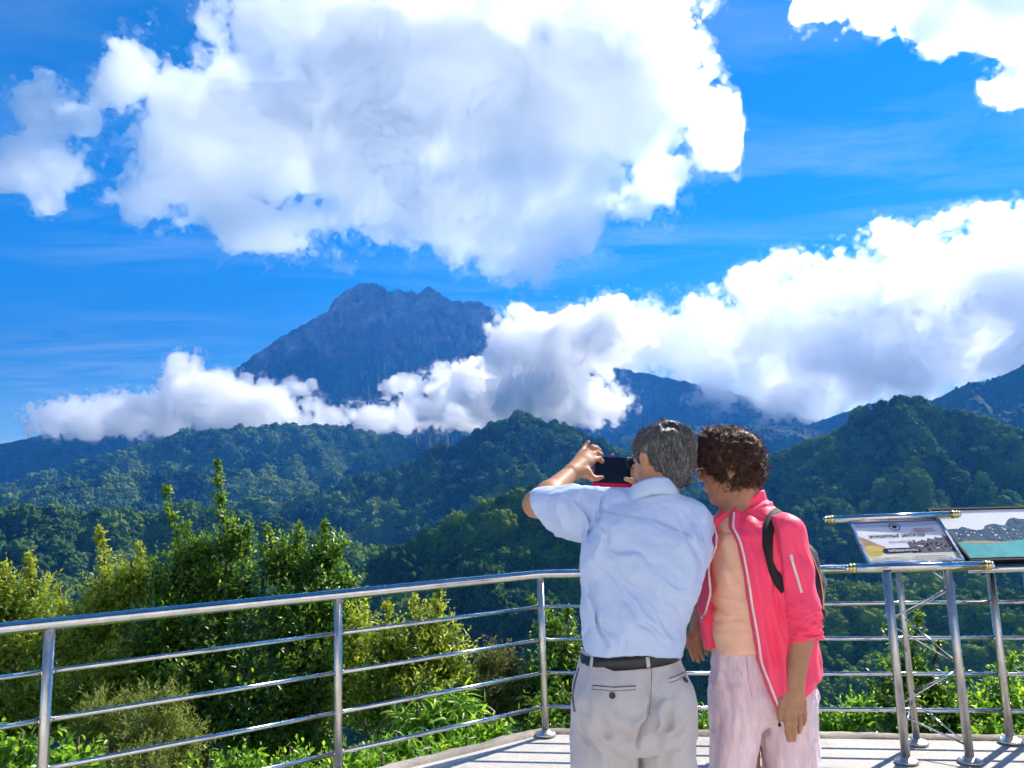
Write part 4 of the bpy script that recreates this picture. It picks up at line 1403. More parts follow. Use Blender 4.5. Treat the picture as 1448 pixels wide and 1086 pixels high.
def build_man():
    Y = 2.38
    foot = at_y(895, 1000, Y)
    root = empty('person', (foot[0], Y, 0), 'grey haired man in a light blue shirt photographing the mountain with a phone', 'person')
    skin = skin_mat('tanned_skin', (0.44, 0.215, 0.115), (0.55, 0.285, 0.165))
    shirt_m = cloth_mat('blue_chambray', (0.45, 0.57, 0.83), (0.52, 0.63, 0.86), 700, 0.25)
    trouser_m = cloth_mat('grey_cotton', (0.47, 0.445, 0.46), (0.55, 0.52, 0.53), 800, 0.2)
    belt_m = plain('black_leather', (0.012, 0.013, 0.018), 0.4, bmp=0.2)
    dark_m = plain('pocket_shadow_thread', (0.10, 0.10, 0.15), 0.8)
    button_m = plain('horn_button', (0.05, 0.035, 0.03), 0.3)
    hair_m = hair_mat('grey_hair', [(0.18, (0.010, 0.010, 0.011)), (0.46, (0.045, 0.044, 0.048)), (0.66, (0.17, 0.17, 0.18)), (0.90, (0.55, 0.55, 0.56))], 0.38)
    # ---------- body
    hd = frame((-0.52, 0.84, -0.10))
    hc = at_y(936, 651, 2.43)
    elbL, wrL = q3(758, 713, 2.585), q3(808, 668, 2.77)
    shL = q3(856, 733, 2.42)
    shR, elbR, wrR = q3(972, 742, 2.42), q3(985, 772, 2.64), q3(905, 690, 2.80)
    Fd = Field((-0.10+0.02, 2.20, 0.0), (0.72, 3.02, 1.80), 0.0045)
    hw = head_field(Fd, hc, hd, 0.94)
    nk = q3(922, 712, 2.39)
    Fd.seg(hw((0, -0.030, -0.030)), nk, 0.056, 0.060, 0.03)
    Fd.loft(rows_px([(705, 900, 945, 0.05, 0.02), (725, 868, 978, 0.07, 0.02), (760, 845, 985, 0.085, 0.02), (830, 842, 975, 0.090, 0.02), (918, 840, 945, 0.085, 0.02), (960, 828, 955, 0.095, 0.02), (1040, 826, 962, 0.085, 0.02)], Y), 0.02)
    for sh, el, wr in ((shL, elbL, wrL), (shR, elbR, wrR)):
        Fd.chain([sh, sh*0.45 + el*0.55, el], [0.050, 0.046, 0.041], 0.02)
        mid = el*0.65 + wr*0.35 + [0, 0, -0.004]
        Fd.chain([el, mid, wr], [0.041, 0.041, 0.0275], 0.02)
    # legs
    gz0 = 0.06
    for u0, u1 in ((852, 850), (945, 948)):
        a, kx = q3(u0, 1040, Y+0.02), q3(u1, 1086, Y+0.02)
        Fd.chain([a, (kx[0], Y+0.03, 0.50), (kx[0], Y+0.02, gz0)], [0.070, 0.050, 0.040], 0.02)
        Fd.ell((kx[0], Y+0.07, 0.035), (0.035, 0.09, 0.03), 0.02)
    # left hand: back of the hand to us, index up, the others closing over the phone's edge, thumb below
    pc = q3(826, 656, 2.83)
    kn = [q3(822.5, 640, 2.865), q3(831, 638.5, 2.86), q3(838.5, 642.5, 2.855), q3(842, 650, 2.845)]
    for p, r in zip(kn, (0.0125, 0.0125, 0.012, 0.011)):
        Fd.seg(wrL, p, 0.0235, r, 0.012)
    Fd.ell(pc, (0.026, 0.016, 0.030), 0.015)
    Fd.chain([wrL, q3(829, 668, 2.80), q3(838, 676, 2.79)], [0.022, 0.018, 0.0125], 0.012)
    finger(Fd, [kn[0], q3(826.5, 632.5, 2.90), q3(832, 625.0, 2.915)], 0.0105, 0.0078)
    finger(Fd, [kn[1], q3(837.5, 632.5, 2.872), q3(843.0, 633.5, 2.89), q3(848, 637, 2.905)], 0.0108, 0.0082)
    finger(Fd, [kn[2], q3(844.5, 640, 2.868), q3(849.5, 643, 2.88), q3(850, 648, 2.90)], 0.0105, 0.008)
    finger(Fd, [kn[3], q3(847.5, 648.5, 2.858), q3(851.0, 652.5, 2.872), q3(851, 657, 2.89)], 0.0098, 0.0074)
    finger(Fd, [q3(838, 676, 2.79), q3(844, 676.5, 2.80), q3(851.5, 674.8, 2.808)], 0.0105, 0.0075)
    # right hand, mostly behind the head: palm, curled fingers behind the phone, thumb on its lower edge
    Fd.seg(wrR, q3(900, 672, 2.835), 0.023, 0.020, 0.012)
    Fd.ell(q3(900, 668, 2.85), (0.022, 0.018, 0.034), 0.012)
    for k, (v, y) in enumerate(((652, 2.875), (659, 2.88), (666, 2.88), (673, 2.875))):
        finger(Fd, [q3(903, v, y-0.005), q3(898, v-1, y+0.016), q3(894, v, y+0.020)], 0.010, 0.0078)
    finger(Fd, [q3(899, 678, 2.82), q3(893, 679.5, 2.805), q3(884.5, 677.2, 2.805)], 0.0105, 0.0078)
    V, Q = Fd.mesh()
    add_part('body', V, Q, skin, root)
    # ---------- shirt
    Fs = Field((0.02, 2.18, 0.98), (0.70, 2.80, 1.62), 0.0045)
    Fs.loft(rows_px([(694, 894, 958, 0.062, 0.02), (703, 884, 966, 0.072, 0.015), (712, 866, 982, 0.082, 0.012), (724, 846, 994, 0.095, 0.01), (738, 832, 1001, 0.108, 0.005), (755, 824, 1004, 0.116, 0.0), (775, 821, 1004.5, 0.122, 0.0),
                     (800, 821.5, 1000, 0.126, 0.0), (830, 822, 988, 0.127, 0.0), (860, 822.5, 977, 0.127, 0.0), (890, 823, 968, 0.127, 0.0), (908, 822, 964, 0.130, 0.0), (919, 823.5, 959.5, 0.124, 0.0)], Y), 0.012, yaw=0.0, p=2.25)
    # left sleeve, wide and open towards the elbow
    s0, s1 = q3(866, 730, 2.40), q3(768, 722.5, 2.545)
    ax = (s1 - s0)/np.linalg.norm(s1 - s0)
    Fs.chain([s0, s0*0.5 + s1*0.5, s1 + ax*0.05], [0.076, 0.076, 0.083], 0.035)
    Fs.seg(q3(872, 716, 2.40), q3(800, 705, 2.50), 0.045, 0.030, 0.03)
    # right sleeve points forward, away from us
    t0, t1 = q3(968, 738, 2.40), q3(982, 764, 2.60)
    Fs.chain([t0, t1], [0.074, 0.072], 0.03)
    ol, orr = q3(800, 768, 2.5), q3(762, 712, 2.5)
    cl = s1
    e1, e2 = q3(763, 700, 2.55), q3(779, 757, 2.50)
    ed = (e2 - e1)/np.linalg.norm(e2 - e1)
    nn = ax - ed*(ax @ ed)
    Fs.cut((e1 + e2)/2, nn)
    Fs.cut(t1, (t1 - t0))
    # openings: sleeve and neck
    Fs.seg(s0*0.35 + s1*0.65, s1 + ax*0.08, 0.058, 0.074, 0.01, 'sub')
    Fs.seg(nk + [0, 0.005, 0.030], hw((0, -0.02, -0.09)), 0.052, 0.060, 0.006, 'sub')
    k = lambda u, v: q3(u, v, Y - 0.11)
    folds = [
        (k(828, 812), k(868, 905), 0.010, 0.007), (k(846, 800), k(935, 915), 0.013, 0.006), (k(838, 842), k(858, 912), 0.006, 0.009), (k(850, 860), k(866, 914), 0.006, -0.006),
        (k(860, 800), k(965, 878), 0.014, 0.006), (k(872, 780), k(978, 846), 0.014, -0.005), (k(890, 830), k(955, 905), 0.012, 0.006), (k(905, 820), k(962, 880), 0.008, -0.005),
        (k(842, 758), k(935, 800), 0.012, 0.005), (k(850, 742), k(846, 790), 0.008, -0.006), (k(858, 745), k(866, 800), 0.008, 0.005), (k(835, 776), k(905, 868), 0.010, -0.004),
        (k(965, 735), k(992, 800), 0.010, 0.005), (k(985, 745), k(975, 840), 0.009, -0.005), (k(930, 720), k(960, 760), 0.012, 0.004), (k(900, 880), k(950, 914), 0.008, 0.005),
        (k(924, 860), k(948, 912), 0.007, -0.006), (k(833, 890), k(836, 916), 0.005, 0.005), (k(880, 900), k(885, 918), 0.005, 0.004), (k(828, 700), k(838, 765), 0.008, 0.006),
        (k(812, 702), k(832, 742), 0.007, -0.006), (k(803, 700), k(822, 752), 0.007, 0.006), (k(790, 704), k(806, 758), 0.009, -0.004), (k(858, 706), k(845, 760), 0.006, 0.005),
        (k(878, 728), k(996, 768), 0.0035, 0.0022), (k(838, 722), k(878, 728), 0.0035, 0.0022),          # yoke seam
        (k(850, 700), k(827, 768), 0.0035, 0.0026), (k(998, 742), k(990, 815), 0.0035, 0.0022)]
    def shirt_disp(P):
        W = P.copy()
        d = 1.9*creases(P + np.stack([noise_pts(P, 0.09, 71)*0.006, 0*P[:, 0], noise_pts(P, 0.09, 72)*0.006], 1), folds)
        d += wrinkle(P, 0.16, 0.0042, 5, (1.5, 1, 0.9)) + wrinkle(P, 0.07, 0.0016, 6, (1.3, 1, 1.0)) + wrinkle(P, 0.03, 0.0006, 7)
        return d
    Fs.band(shirt_disp)
    V, Q = Fs.mesh()
    so = add_part('shirt', V, Q, shirt_m, root)
    sf = Surf(V, Q)
    # collar: a leaning band round the neck
    bm = bmesh.new()
    col = []
    cen = np.array(nk) + [0.0, 0.006, 0.0]
    nseg = 40
    prof = [(0.000, -0.012), (0.004, 0.018), (0.001, 0.034), (0.005, 0.040), (0.011, 0.034), (0.016, 0.012), (0.021, -0.010)]
    rowsv = []
    for i in range(nseg):
        a = 2*math.pi*i/nseg
        bx, by = 0.066*math.cos(a), 0.064*math.sin(a)
        tilt = -0.030*math.sin(a) + 0.008*math.cos(a + 0.3)       # higher at the nape (towards us)
        row = []
        for o, z in prof:
            f = 1 + o/0.066
            row.append(bm.verts.new((cen[0] + bx*f, cen[1] + by*f, cen[2] + 0.006 + tilt*1.0 + z)))
        rowsv.append(row)
    for i in range(nseg):
        A_, B_ = rowsv[i], rowsv[(i+1) % nseg]
        for j in range(len(prof)):
            f = bm.faces.new((A_[j], B_[j], B_[(j+1) % len(prof)], A_[(j+1) % len(prof)]))
            f.smooth = True
    co = finish(bm, 'collar', shirt_m, root)
    sub(co, so, root)
    bm = bmesh.new()
    for path in ([(846, 722), (880, 727), (930, 737), (998, 765)], [(846, 724.5), (880, 729.5), (930, 739.5), (998, 767.5)], [(853, 703), (845, 735), (828, 768)], [(850.5, 703), (842.5, 735), (825.5, 768)]):
        pn = smooth_path(sf.path(path, 2.0))
        for i in range(0, len(pn)-1, 2):
            ribbon(bm, pn[i:i+2], 0.0016, 0.0006, 0.0006)
    sub(finish(bm, 'seam', cloth_mat('blue_thread', (0.20, 0.28, 0.55), (0.26, 0.34, 0.6)), root), so, root)
    # ---------- trousers
    Ft = Field((0.02, 2.16, 0.04), (0.66, 2.62, 1.06), 0.005)
    ry = 0.118
    Ft.loft(rows_px([(914, 826, 957, 0.112, 0.012), (935, 820.5, 960.5, 0.119, 0.010), (955, 813.5, 969.5, 0.125, 0.006), (985, 807.5, 978.5, 0.130, 0.0), (1015, 806, 983.5, 0.130, 0.0), (1042, 806.5, 985, 0.122, 0.0), (1056, 815, 975, 0.10, 0.0)], Y), 0.03, p=2.3)
    def leg_rows(uL, uR, uL2, uR2, ztail):
        r = rows_px([(1030, uL, uR, 0.105, 0.0), (1060, uL, uR, 0.105, 0.0), (1086, uL2, uR2, 0.100, 0.0)], Y)
        zc, cx, cy, rx, ry_ = r[-1]
        return r + [(0.50, cx, Y + 0.015, rx*0.86, 0.082), (0.25, cx, Y + 0.012, rx*0.80, 0.078), (0.06, cx, Y + 0.015, rx*0.78, 0.080)]
    Ft.loft(leg_rows(807, 901, 806.5, 898.5, 0), 0.012, p=2.2)
    Ft.loft(leg_rows(903.5, 984.5, 906, 985, 0), 0.012, p=2.2)
    for u, v, r in ((862, 1000, 0.078), (947, 1000, 0.070)):
        Ft.ell(q3(u, v, Y - 0.070), (r, 0.070, 0.085), 0.05)
    kt = lambda u, v: q3(u, v, Y - 0.11)
    tf = [(kt(921, 930), kt(920, 1010), 0.006, 0.004), (kt(922, 985), kt(903, 1062), 0.008, 0.010), (kt(935, 990), kt(910, 1050), 0.009, -0.007), (kt(916, 1000), kt(868, 1045), 0.010, -0.006),
          (kt(905, 1045), kt(850, 1030), 0.009, 0.006), (kt(835, 1005), kt(880, 1046), 0.013, 0.007), (kt(840, 985), kt(895, 1030), 0.014, -0.004), (kt(818, 1020), kt(842, 1080), 0.009, 0.006),
          (kt(828, 1015), kt(850, 1086), 0.008, -0.005), (kt(952, 995), kt(925, 1045), 0.009, 0.007), (kt(958, 1008), kt(932, 1060), 0.010, -0.006), (kt(975, 1020), kt(935, 1045), 0.009, 0.007),
          (kt(976, 1035), kt(952, 1075), 0.007, -0.006), (kt(970, 1045), kt(940, 1086), 0.008, 0.006), (kt(868, 935), kt(866, 985), 0.003, 0.002), (kt(905, 925), kt(915, 960), 0.010, 0.003),
          (kt(865, 1060), kt(880, 1086), 0.009, 0.005), (kt(822, 935), kt(812, 960), 0.006, 0.004)]
    def tr_disp(P):
        d = 2.1*creases(P + np.stack([noise_pts(P, 0.08, 81)*0.006, 0*P[:, 0], noise_pts(P, 0.08, 82)*0.006], 1), tf)
        lower = np.clip((0.75 - P[:, 2])/0.2, 0, 1)
        d += wrinkle(P, 0.12, 0.0028, 15, (1.0, 1, 1.4)) + wrinkle(P, 0.05, 0.0012, 16, (0.8, 1, 1.5)) + lower*wrinkle(P, 0.14, 0.005, 17, (2, 2, 0.7))
        return d
    Ft.band(tr_disp)
    V, Q = Ft.mesh()
    to = add_part('trousers', V, Q, trouser_m, root)
    tsf = Surf(V, Q)
    # belt round the waist, sinking to the left
    both = Surf(V, Q)
    bm = bmesh.new()
    wr = rows_px([(926.5, 822.5, 959.0, 0.118, 0.010)], Y)[0]
    rows = []
    nb_ = 72
    for i in range(nb_):
        a = 2*math.pi*i/nb_
        ca, sa = math.cos(a), math.sin(a)
        pw = 2/2.3
        x = wr[1] + (wr[3] + 0.003)*math.copysign(abs(ca)**pw, ca)
        y = wr[2] + (wr[4] + 0.004)*math.copysign(abs(sa)**pw, sa)
        z = wr[0] + (x - wr[1])*0.055
        nx, ny = ca, sa
        hgt = 0.0175
        rows.append([bm.verts.new(p) for p in ((x - nx*0.004, y - ny*0.004, z - hgt), (x, y, z - hgt), (x + nx*0.0015, y + ny*0.0015, z), (x, y, z + hgt), (x - nx*0.004, y - ny*0.004, z + hgt))])
    for i in range(nb_):
        A_, B_ = rows[i], rows[(i+1) % nb_]
        for j in range(5):
            f = bm.faces.new((A_[j], B_[j], B_[(j+1) % 5], A_[(j+1) % 5]))
            f.smooth = j in (1, 2)
    belt_o = finish(bm, 'belt', belt_m, root)
    bsf = Surf([tuple(v.co) for v in belt_o.data.vertices], [tuple(p.vertices) for p in belt_o.data.polygons])
    for u in (837.5, 915.5):
        du = -1.5 if u < 900 else 2.0
        pn = []
        for v in (919, 922, 926, 930, 934, 938, 942, 946):
            l, n = bsf.hit(u + du*(v-932)/14, v)
            l2, n2 = tsf.hit(u + du*(v-932)/14, v)
            if l is None or (l2 is not None and l2.y < l.y):
                l, n = l2, n2
            if l is not None:
                pn.append((l, n))
        bm = bmesh.new()
        ribbon(bm, smooth_path(pn, 1), 0.011, 0.003, 0.0018)
        sub(finish(bm, 'belt_loop', trouser_m, root), to, root)
    # pockets: welts, dark strips painted for slit shade and edge thread, buttons
    for top, bot, ends, but in (([(838, 969.5), (868, 972), (898.5, 970)], [(838, 974), (868, 976.5), (898.5, 974.5)], True, (865.5, 984)),
                                ([(946, 960), (957, 956), (968.5, 950)], [(946.5, 965), (957.5, 961), (969, 955)], True, (968.7, 961.8))):
        mid = [((a[0]+b[0])/2, (a[1]+b[1])/2) for a, b in zip(top, bot)]
        bm = bmesh.new()
        ribbon(bm, smooth_path(tsf.path(mid, 2.5)), 0.0115, 0.0016, 0.0016, dome=False)
        w = finish(bm, 'pocket_welt', trouser_m, root)
        sub(w, to, root)
        bm = bmesh.new()
        ribbon(bm, smooth_path(tsf.path(top, 2.5)), 0.0028, 0.0022, 0.0012)
        ribbon(bm, smooth_path(tsf.path([(a, b+0.8) for a, b in bot], 2.5)), 0.0015, 0.0019, 0.0012)
        sub(finish(bm, 'pocket_shade', dark_m, root), to, root)
        l, n = tsf.hit(*but)
        if l is not None:
            bm = bmesh.new()
            lathe_mesh(bm, l + n*0.001, n, [(0.0, 0.0), (0.0, 0.0088), (0.003, 0.0090), (0.0038, 0.0078), (0.0030, 0.0050), (0.0028, 0.0)], 20)
            sub(finish(bm, 'button', button_m, root), to, root)
    # side pocket at the left hip, the shade of its gap painted as a dark strip
    bm = bmesh.new()
    pn = smooth_path(tsf.path([(819, 945), (813, 965), (810, 985), (813, 1006)], 3), 1)
    ribbon(bm, pn, 0.008, 0.002, 0.002)
    sub(finish(bm, 'pocket_shade', dark_m, root), to, root)
    bm = bmesh.new()
    ribbon(bm, smooth_path(tsf.path([(921.5, 938), (921, 975), (918, 1010)], 2.5)), 0.0016, 0.0005, 0.0006)
    sub(finish(bm, 'seam', dark_m, root), to, root)
    for u in (850, 948):
        x = q3(u, 1086, Y + 0.02)[0]
        shoe(root, (x, Y + 0.03, 0.0), (-0.15, 1, 0), belt_m)
    # ---------- hair
    Fh = Field(np.array(hc) - [0.15, 0.16, 0.17], np.array(hc) + [0.15, 0.16, 0.16], 0.0035)
    Rh = hd
    def H(p):
        return np.array(hc) + Rh @ (np.array(p, float)*0.955)
    Fh.ell(H((0, -0.020, 0.040)), np.array((0.0885, 0.110, 0.084))*0.965, 0.01, Rh)
    Fh.ell(H((0, -0.058, -0.020)), np.array((0.068, 0.052, 0.060))*0.98, 0.03, Rh)
    Fh.ell(H((0, -0.044, -0.058)), np.array((0.050, 0.040, 0.034))*0.98, 0.03, Rh)
    for q in (-1, 1):
        Fh.ell(H((q*0.092, 0.004, -0.006)), (0.024, 0.024, 0.036), 0.006, Rh, 'sub')        # room for the ears
    Fh.ell(H((0, 0.100, -0.025)), (0.085, 0.070, 0.088), 0.012, Rh, 'sub')
    Fh.band(lambda P: wrinkle(P, 0.05, 0.0030, 91) + wrinkle((P - hc) @ Rh, 0.020, 0.0014, 92, (0.8, 1, 2.5)))
    V, Q = Fh.mesh()
    r = np.random.default_rng(3)
    # strands combed from the crown outwards and down
    Nrm = np.zeros_like(V)
    e1_, e2_ = V[Q[:, 1]] - V[Q[:, 0]], V[Q[:, 2]] - V[Q[:, 0]]
    fn = np.cross(e1_, e2_)
    for j in range(4):
        np.add.at(Nrm, Q[:, j], fn)
    Nrm /= np.linalg.norm(Nrm, axis=1, keepdims=True) + 1e-12
    crown = H((0.010, -0.070, 0.118))
    sel = r.choice(len(V), 11000)
    p0, n0 = V[sel], Nrm[sel]
    ok = np.ones(len(sel), bool)
    paths = []
    p = p0.copy()
    n_ = n0.copy()
    down = -Rh[:, 2]
    rel = p - crown
    dirs = rel - n_*(rel*n_).sum(1, keepdims=True)
    dirs /= np.linalg.norm(dirs, axis=1, keepdims=True) + 1e-9
    dirs = dirs*0.8 + down*0.75 + r.normal(0, 0.06, dirs.shape)
    dirs += Rh[:, 0]*0.22
    dirs -= n_*(dirs*n_).sum(1, keepdims=True)
    dirs /= np.linalg.norm(dirs, axis=1, keepdims=True) + 1e-9
    from mathutils.kdtree import KDTree
    tree = BVHTree.FromPolygons([tuple(v) for v in V], [tuple(int(i) for i in q) for q in Q])
    far = np.linalg.norm(rel, axis=1) > 0.007
    for i in np.flatnonzero(far):
        a, nn_, d = Vector(p[i]), Vector(n_[i]), Vector(dirs[i])
        L = 0.013*r.uniform(0.7, 1.3)
        lift = r.uniform(0.0003, 0.0026)
        pts = []
        for s in range(5):
            pts.append(a + nn_*(lift*(0.2 + s*0.25)))
            a = a + d*L
            loc, nr, _, _ = tree.find_nearest(a)
            if loc is None:
                break
            a, nn_ = loc, nr
            d = (d - nn_*d.dot(nn_)).normalized()
        while len(pts) < 5:
            pts.append(pts[-1] + d*L)
        paths.append([tuple(q) for q in pts])
    Vs, Qs = strands_mesh(None, paths, 0.00095, 0.00035)
    add_part('hair', np.concatenate([V, Vs]), np.concatenate([Q, Qs + len(V)]), hair_m, root)
    # ---------- spectacles
    spm = plain('dark_plastic', (0.01, 0.01, 0.012), 0.25)
    bm = bmesh.new()
    for q in (-1, 1):
        ring = [Vector(H((q*0.033 + 0.026*math.cos(a), 0.118 - 0.010*abs(math.cos(a)) * (1 if q*math.cos(a) > 0 else 0), 0.010 + 0.019*math.sin(a)))) for a in np.linspace(0, 2*math.pi, 25)]
        tube_mesh(bm, ring, 0.0016, 6, False)
        tube_mesh(bm, [Vector(H((q*0.060, 0.110, 0.017))), Vector(H((q*0.078, 0.050, 0.018))), Vector(H((q*0.083, -0.010, 0.020))), Vector(H((q*0.080, -0.022, 0.006)))], 0.0022, 6)
    tube_mesh(bm, [Vector(H((-0.008, 0.119, 0.013))), Vector(H((0.008, 0.119, 0.013)))], 0.0015, 6)
    finish(bm, 'spectacles', spm, root)
    # ---------- the phone in his hands
    ph_m = plain('black_glass', (0.006, 0.006, 0.008), 0.08)
    pk = plain('pink_leatherette', (0.82, 0.02, 0.14), 0.45, sc=30)
    c = [Vector([float(t) for t in q3(*a)]) for a in ((842, 645.5, 2.875), (905, 648, 2.890), (904, 684, 2.860), (841, 682.5, 2.845))]
    c[3] = c[0] + (c[2] - c[1])
    pr = empty('mobile_phone', sum((tuple(q) for q in [c[0]]), ())[:3], 'black phone with a pink flap held up by the grey haired man', 'phone')
    nrm = (c[1]-c[0]).cross(c[3]-c[0]).normalized()
    if nrm.y > 0:
        nrm = -nrm
    bm = bmesh.new()
    box_mesh(bm, c[0] + nrm*0.001, c[1]-c[0], c[3]-c[0], -nrm*0.010, 0, 0.003)
    finish(bm, 'screen_body', ph_m, pr)
    bm = bmesh.new()
    ex, ey = (c[1]-c[0]), (c[3]-c[0])
    box_mesh(bm, c[0] - nrm*0.0095 - ex*0.01 - ey*0.02, ex*1.02, ey*1.04, -nrm*0.004, 0, 0.0015)
    f0 = c[3] - nrm*0.011 - ex*0.03
    box_mesh(bm, f0, ex*1.06, (ey.normalized()*0.052 + nrm*0.018), -nrm*0.003, 0, 0.001)
    finish(bm, 'case', pk, pr)
    bm = bmesh.new()
    bc = Vector([float(t) for t in q3(865.5, 643.5, 2.885)])
    lathe_mesh(bm, bc - Vector((0, 0, 0.006)), (0, 0, 1), [(0.0, 0.0), (0.001, 0.004), (0.004, 0.0062), (0.008, 0.0062), (0.011, 0.004), (0.012, 0.0)], 14)
    finish(bm, 'charm', pk, pr)
    return root
# ---------------------------------------------------------------- the woman in the pink jacket
def build_woman():
    Y = 2.48
    root = empty('person', (float(at_y(1078, 1000, Y)[0]), Y, 0), 'curly haired woman in a bright pink open jacket leaning to see the phone', 'person')
    skin = skin_mat('sunned_skin', (0.36, 0.175, 0.10), (0.47, 0.245, 0.145))
    jk = cloth_mat('neon_pink_nylon', (1.0, 0.060, 0.150), (1.0, 0.078, 0.175), 1200, 0.1, 0.5, sc=4)
    tee_m = cloth_mat('peach_jersey', (0.94, 0.53, 0.36), (0.96, 0.60, 0.43), 900, 0.2)
    zip_m = plain('white_zip_tape', (0.72, 0.66, 0.66), 0.5)
    blk = cloth_mat('black_webbing', (0.012, 0.011, 0.014), (0.022, 0.020, 0.025), 500, 0.1, 0.7)
    gold = steel('gold_wire', 0.2, (0.85, 0.55, 0.2))
    dark = plain('black_bead', (0.01, 0.01, 0.01), 0.3)
    # crinkled linen
    lin, nt, b, out = mat('pink_linen')
    tc = nt.nodes.new('ShaderNodeTexCoord')
    mp = N(nt, 'ShaderNodeMapping')
    mp.inputs['Scale'].default_value = (1.0, 1.0, 0.12)
    nt.links.new(tc.outputs['Object'], mp.inputs[0])
    n1 = noise_node(nt, 110, 5, 0.7, mp.outputs[0], 0.6)
    n2 = noise_node(nt, 9, 5, 0.6, tc.outputs['Object'])
    c = ramp(nt, n2, [(0.3, (0.72, 0.53, 0.59)), (0.7, (0.82, 0.67, 0.71))])
    mx = N(nt, 'ShaderNodeMix', _data_type='RGBA', _blend_type='MULTIPLY')
    mx.inputs[0].default_value = 0.8
    nt.links.new(c, mx.inputs[6])
    nt.links.new(ramp(nt, n1, [(0.32, (0.84, 0.78, 0.82)), (0.62, (1.08, 1.08, 1.08))]), mx.inputs[7])
    nt.links.new(mx.outputs[2], b.inputs['Base Color'])
    b.inputs['Roughness'].default_value = 0.85
    b.inputs['Sheen Weight'].default_value = 0.2
    bump(nt, b, n1, 0.5, 0.004)
    hair_m = hair_mat('dark_brown_hair', [(0.2, (0.010, 0.006, 0.005)), (0.45, (0.042, 0.017, 0.011)), (0.72, (0.115, 0.046, 0.025)), (0.95, (0.24, 0.11, 0.065))], 0.52)
    px = lambda u, v, y=Y: at_y(u, v, y)
    hd = frame((-0.90, 0.40, -0.16), (-0.16, 0.02, 1))
    hc = px(1034, 660, 2.53)
    # ---------- body
    Fd = Field((0.44, 2.20, 0.0), (1.08, 2.86, 1.82), 0.0045)
    hw = head_field(Fd, hc, hd, 0.96)
    nk = px(1050, 728, 2.52)
    Fd.seg(hw((0, -0.025, -0.045)), nk, 0.050, 0.056, 0.03)
    Fd.seg(hw((0, 0.02, -0.09)), px(1042, 736, 2.50), 0.030, 0.040, 0.03)
    Fd.loft(rows_px([(722, 1025, 1085, 0.05, 0.03), (745, 1012, 1112, 0.06, 0.03), (790, 1012, 1125, 0.09, 0.02), (850, 1014, 1128, 0.09, 0.02), (910, 1022, 1130, 0.09, 0.02), (960, 1022, 1138, 0.10, 0.02), (1010, 1020, 1140, 0.09, 0.02)], Y), 0.02)
    shN, elN, wrN = px(1111, 753, 2.42), px(1136, 868, 2.370), px(1123.5, 966, 2.335)
    Fd.chain([shN, elN], [0.040, 0.036], 0.02)
    Fd.chain([elN, elN*0.7 + wrN*0.3, wrN], [0.037, 0.0365, 0.0265], 0.015)
    shF, elF, wrF = px(1012, 752, 2.62), px(997, 838, 2.64), px(987.5, 889, 2.60)
    Fd.chain([shF, elF, wrF], [0.046, 0.037, 0.025], 0.02)
    for u in (1040, 1112):
        a = px(u, 1000, Y+0.02)
        Fd.chain([a, (a[0], Y+0.03, 0.50), (a[0], Y+0.02, 0.06)], [0.072, 0.050, 0.038], 0.02)
        Fd.ell((a[0]-0.02, Y-0.02, 0.035), (0.05, 0.07, 0.03), 0.02)
    # near hand, back of it towards us, hanging
    y = 2.335
    kn = [px(1112.5, 1003, y-0.010), px(1121, 1004, y-0.012), px(1129.5, 1002, y-0.004), px(1135.0, 996, y+0.006)]
    for p, r in zip(kn, (0.0125, 0.0125, 0.012, 0.0105)):
        Fd.seg(wrN, p, 0.022, r, 0.010)
        Fd.ell(p + np.array([0, -0.003, 0]), (r*0.95,)*3, 0.006)
    Fd.ell(px(1121, 988, y), (0.033, 0.015, 0.034), 0.012)
    finger(Fd, [kn[0], px(1112.8, 1021, y-0.016), px(1114.2, 1036, y-0.012), px(1115.5, 1046.5, y-0.002)], 0.0100, 0.0072)
    finger(Fd, [kn[1], px(1122.8, 1022, y-0.018), px(1123.0, 1036, y-0.012), px(1122.3, 1046, y-0.002)], 0.0100, 0.0072)
    finger(Fd, [kn[2], px(1131.0, 1016, y-0.006), px(1131.0, 1027, y+0.002), px(1129.6, 1035, y+0.012)], 0.0094, 0.0068)
    finger(Fd, [kn[3], px(1137.4, 1008, y+0.006), px(1137.4, 1017, y+0.012), px(1136.2, 1024, y+0.020)], 0.0086, 0.0062)
    finger(Fd, [px(1115, 980, y), px(1106.0, 993, y-0.008), px(1103.0, 1006, y-0.008), px(1102.8, 1017, y-0.002)], 0.0135, 0.0078)
    # far hand, hanging between the two people
    yf = 2.60
    kf = [px(977.5, 908, yf), px(983, 911, yf-0.006), px(989, 911, yf-0.006), px(994, 908, yf)]
    for p in kf:
        Fd.seg(wrF, p, 0.020, 0.0115, 0.010)
    Fd.ell(px(986, 900, yf), (0.026, 0.014, 0.028), 0.012)
    finger(Fd, [kf[0], px(976.5, 920, yf-0.010), px(981.0, 934.0, yf-0.014)], 0.0078, 0.0058, 0.002)
    finger(Fd, [kf[1], px(983.5, 925, yf+0.004), px(988.0, 936.0, yf+0.004)], 0.0078, 0.0058, 0.002)
    finger(Fd, [kf[2], px(990.5, 923, yf-0.008), px(994.5, 932.5, yf-0.010)], 0.0076, 0.0058, 0.002)
    finger(Fd, [kf[3], px(997.5, 917, yf+0.004), px(999.0, 925, yf+0.006)], 0.0070, 0.0054, 0.002)
    finger(Fd, [px(979, 895, yf), px(973.0, 903, yf-0.016), px(971.6, 914, yf-0.020)], 0.0100, 0.0066, 0.003)
    V, Q = Fd.mesh()
    add_part('body', V, Q, skin, root)
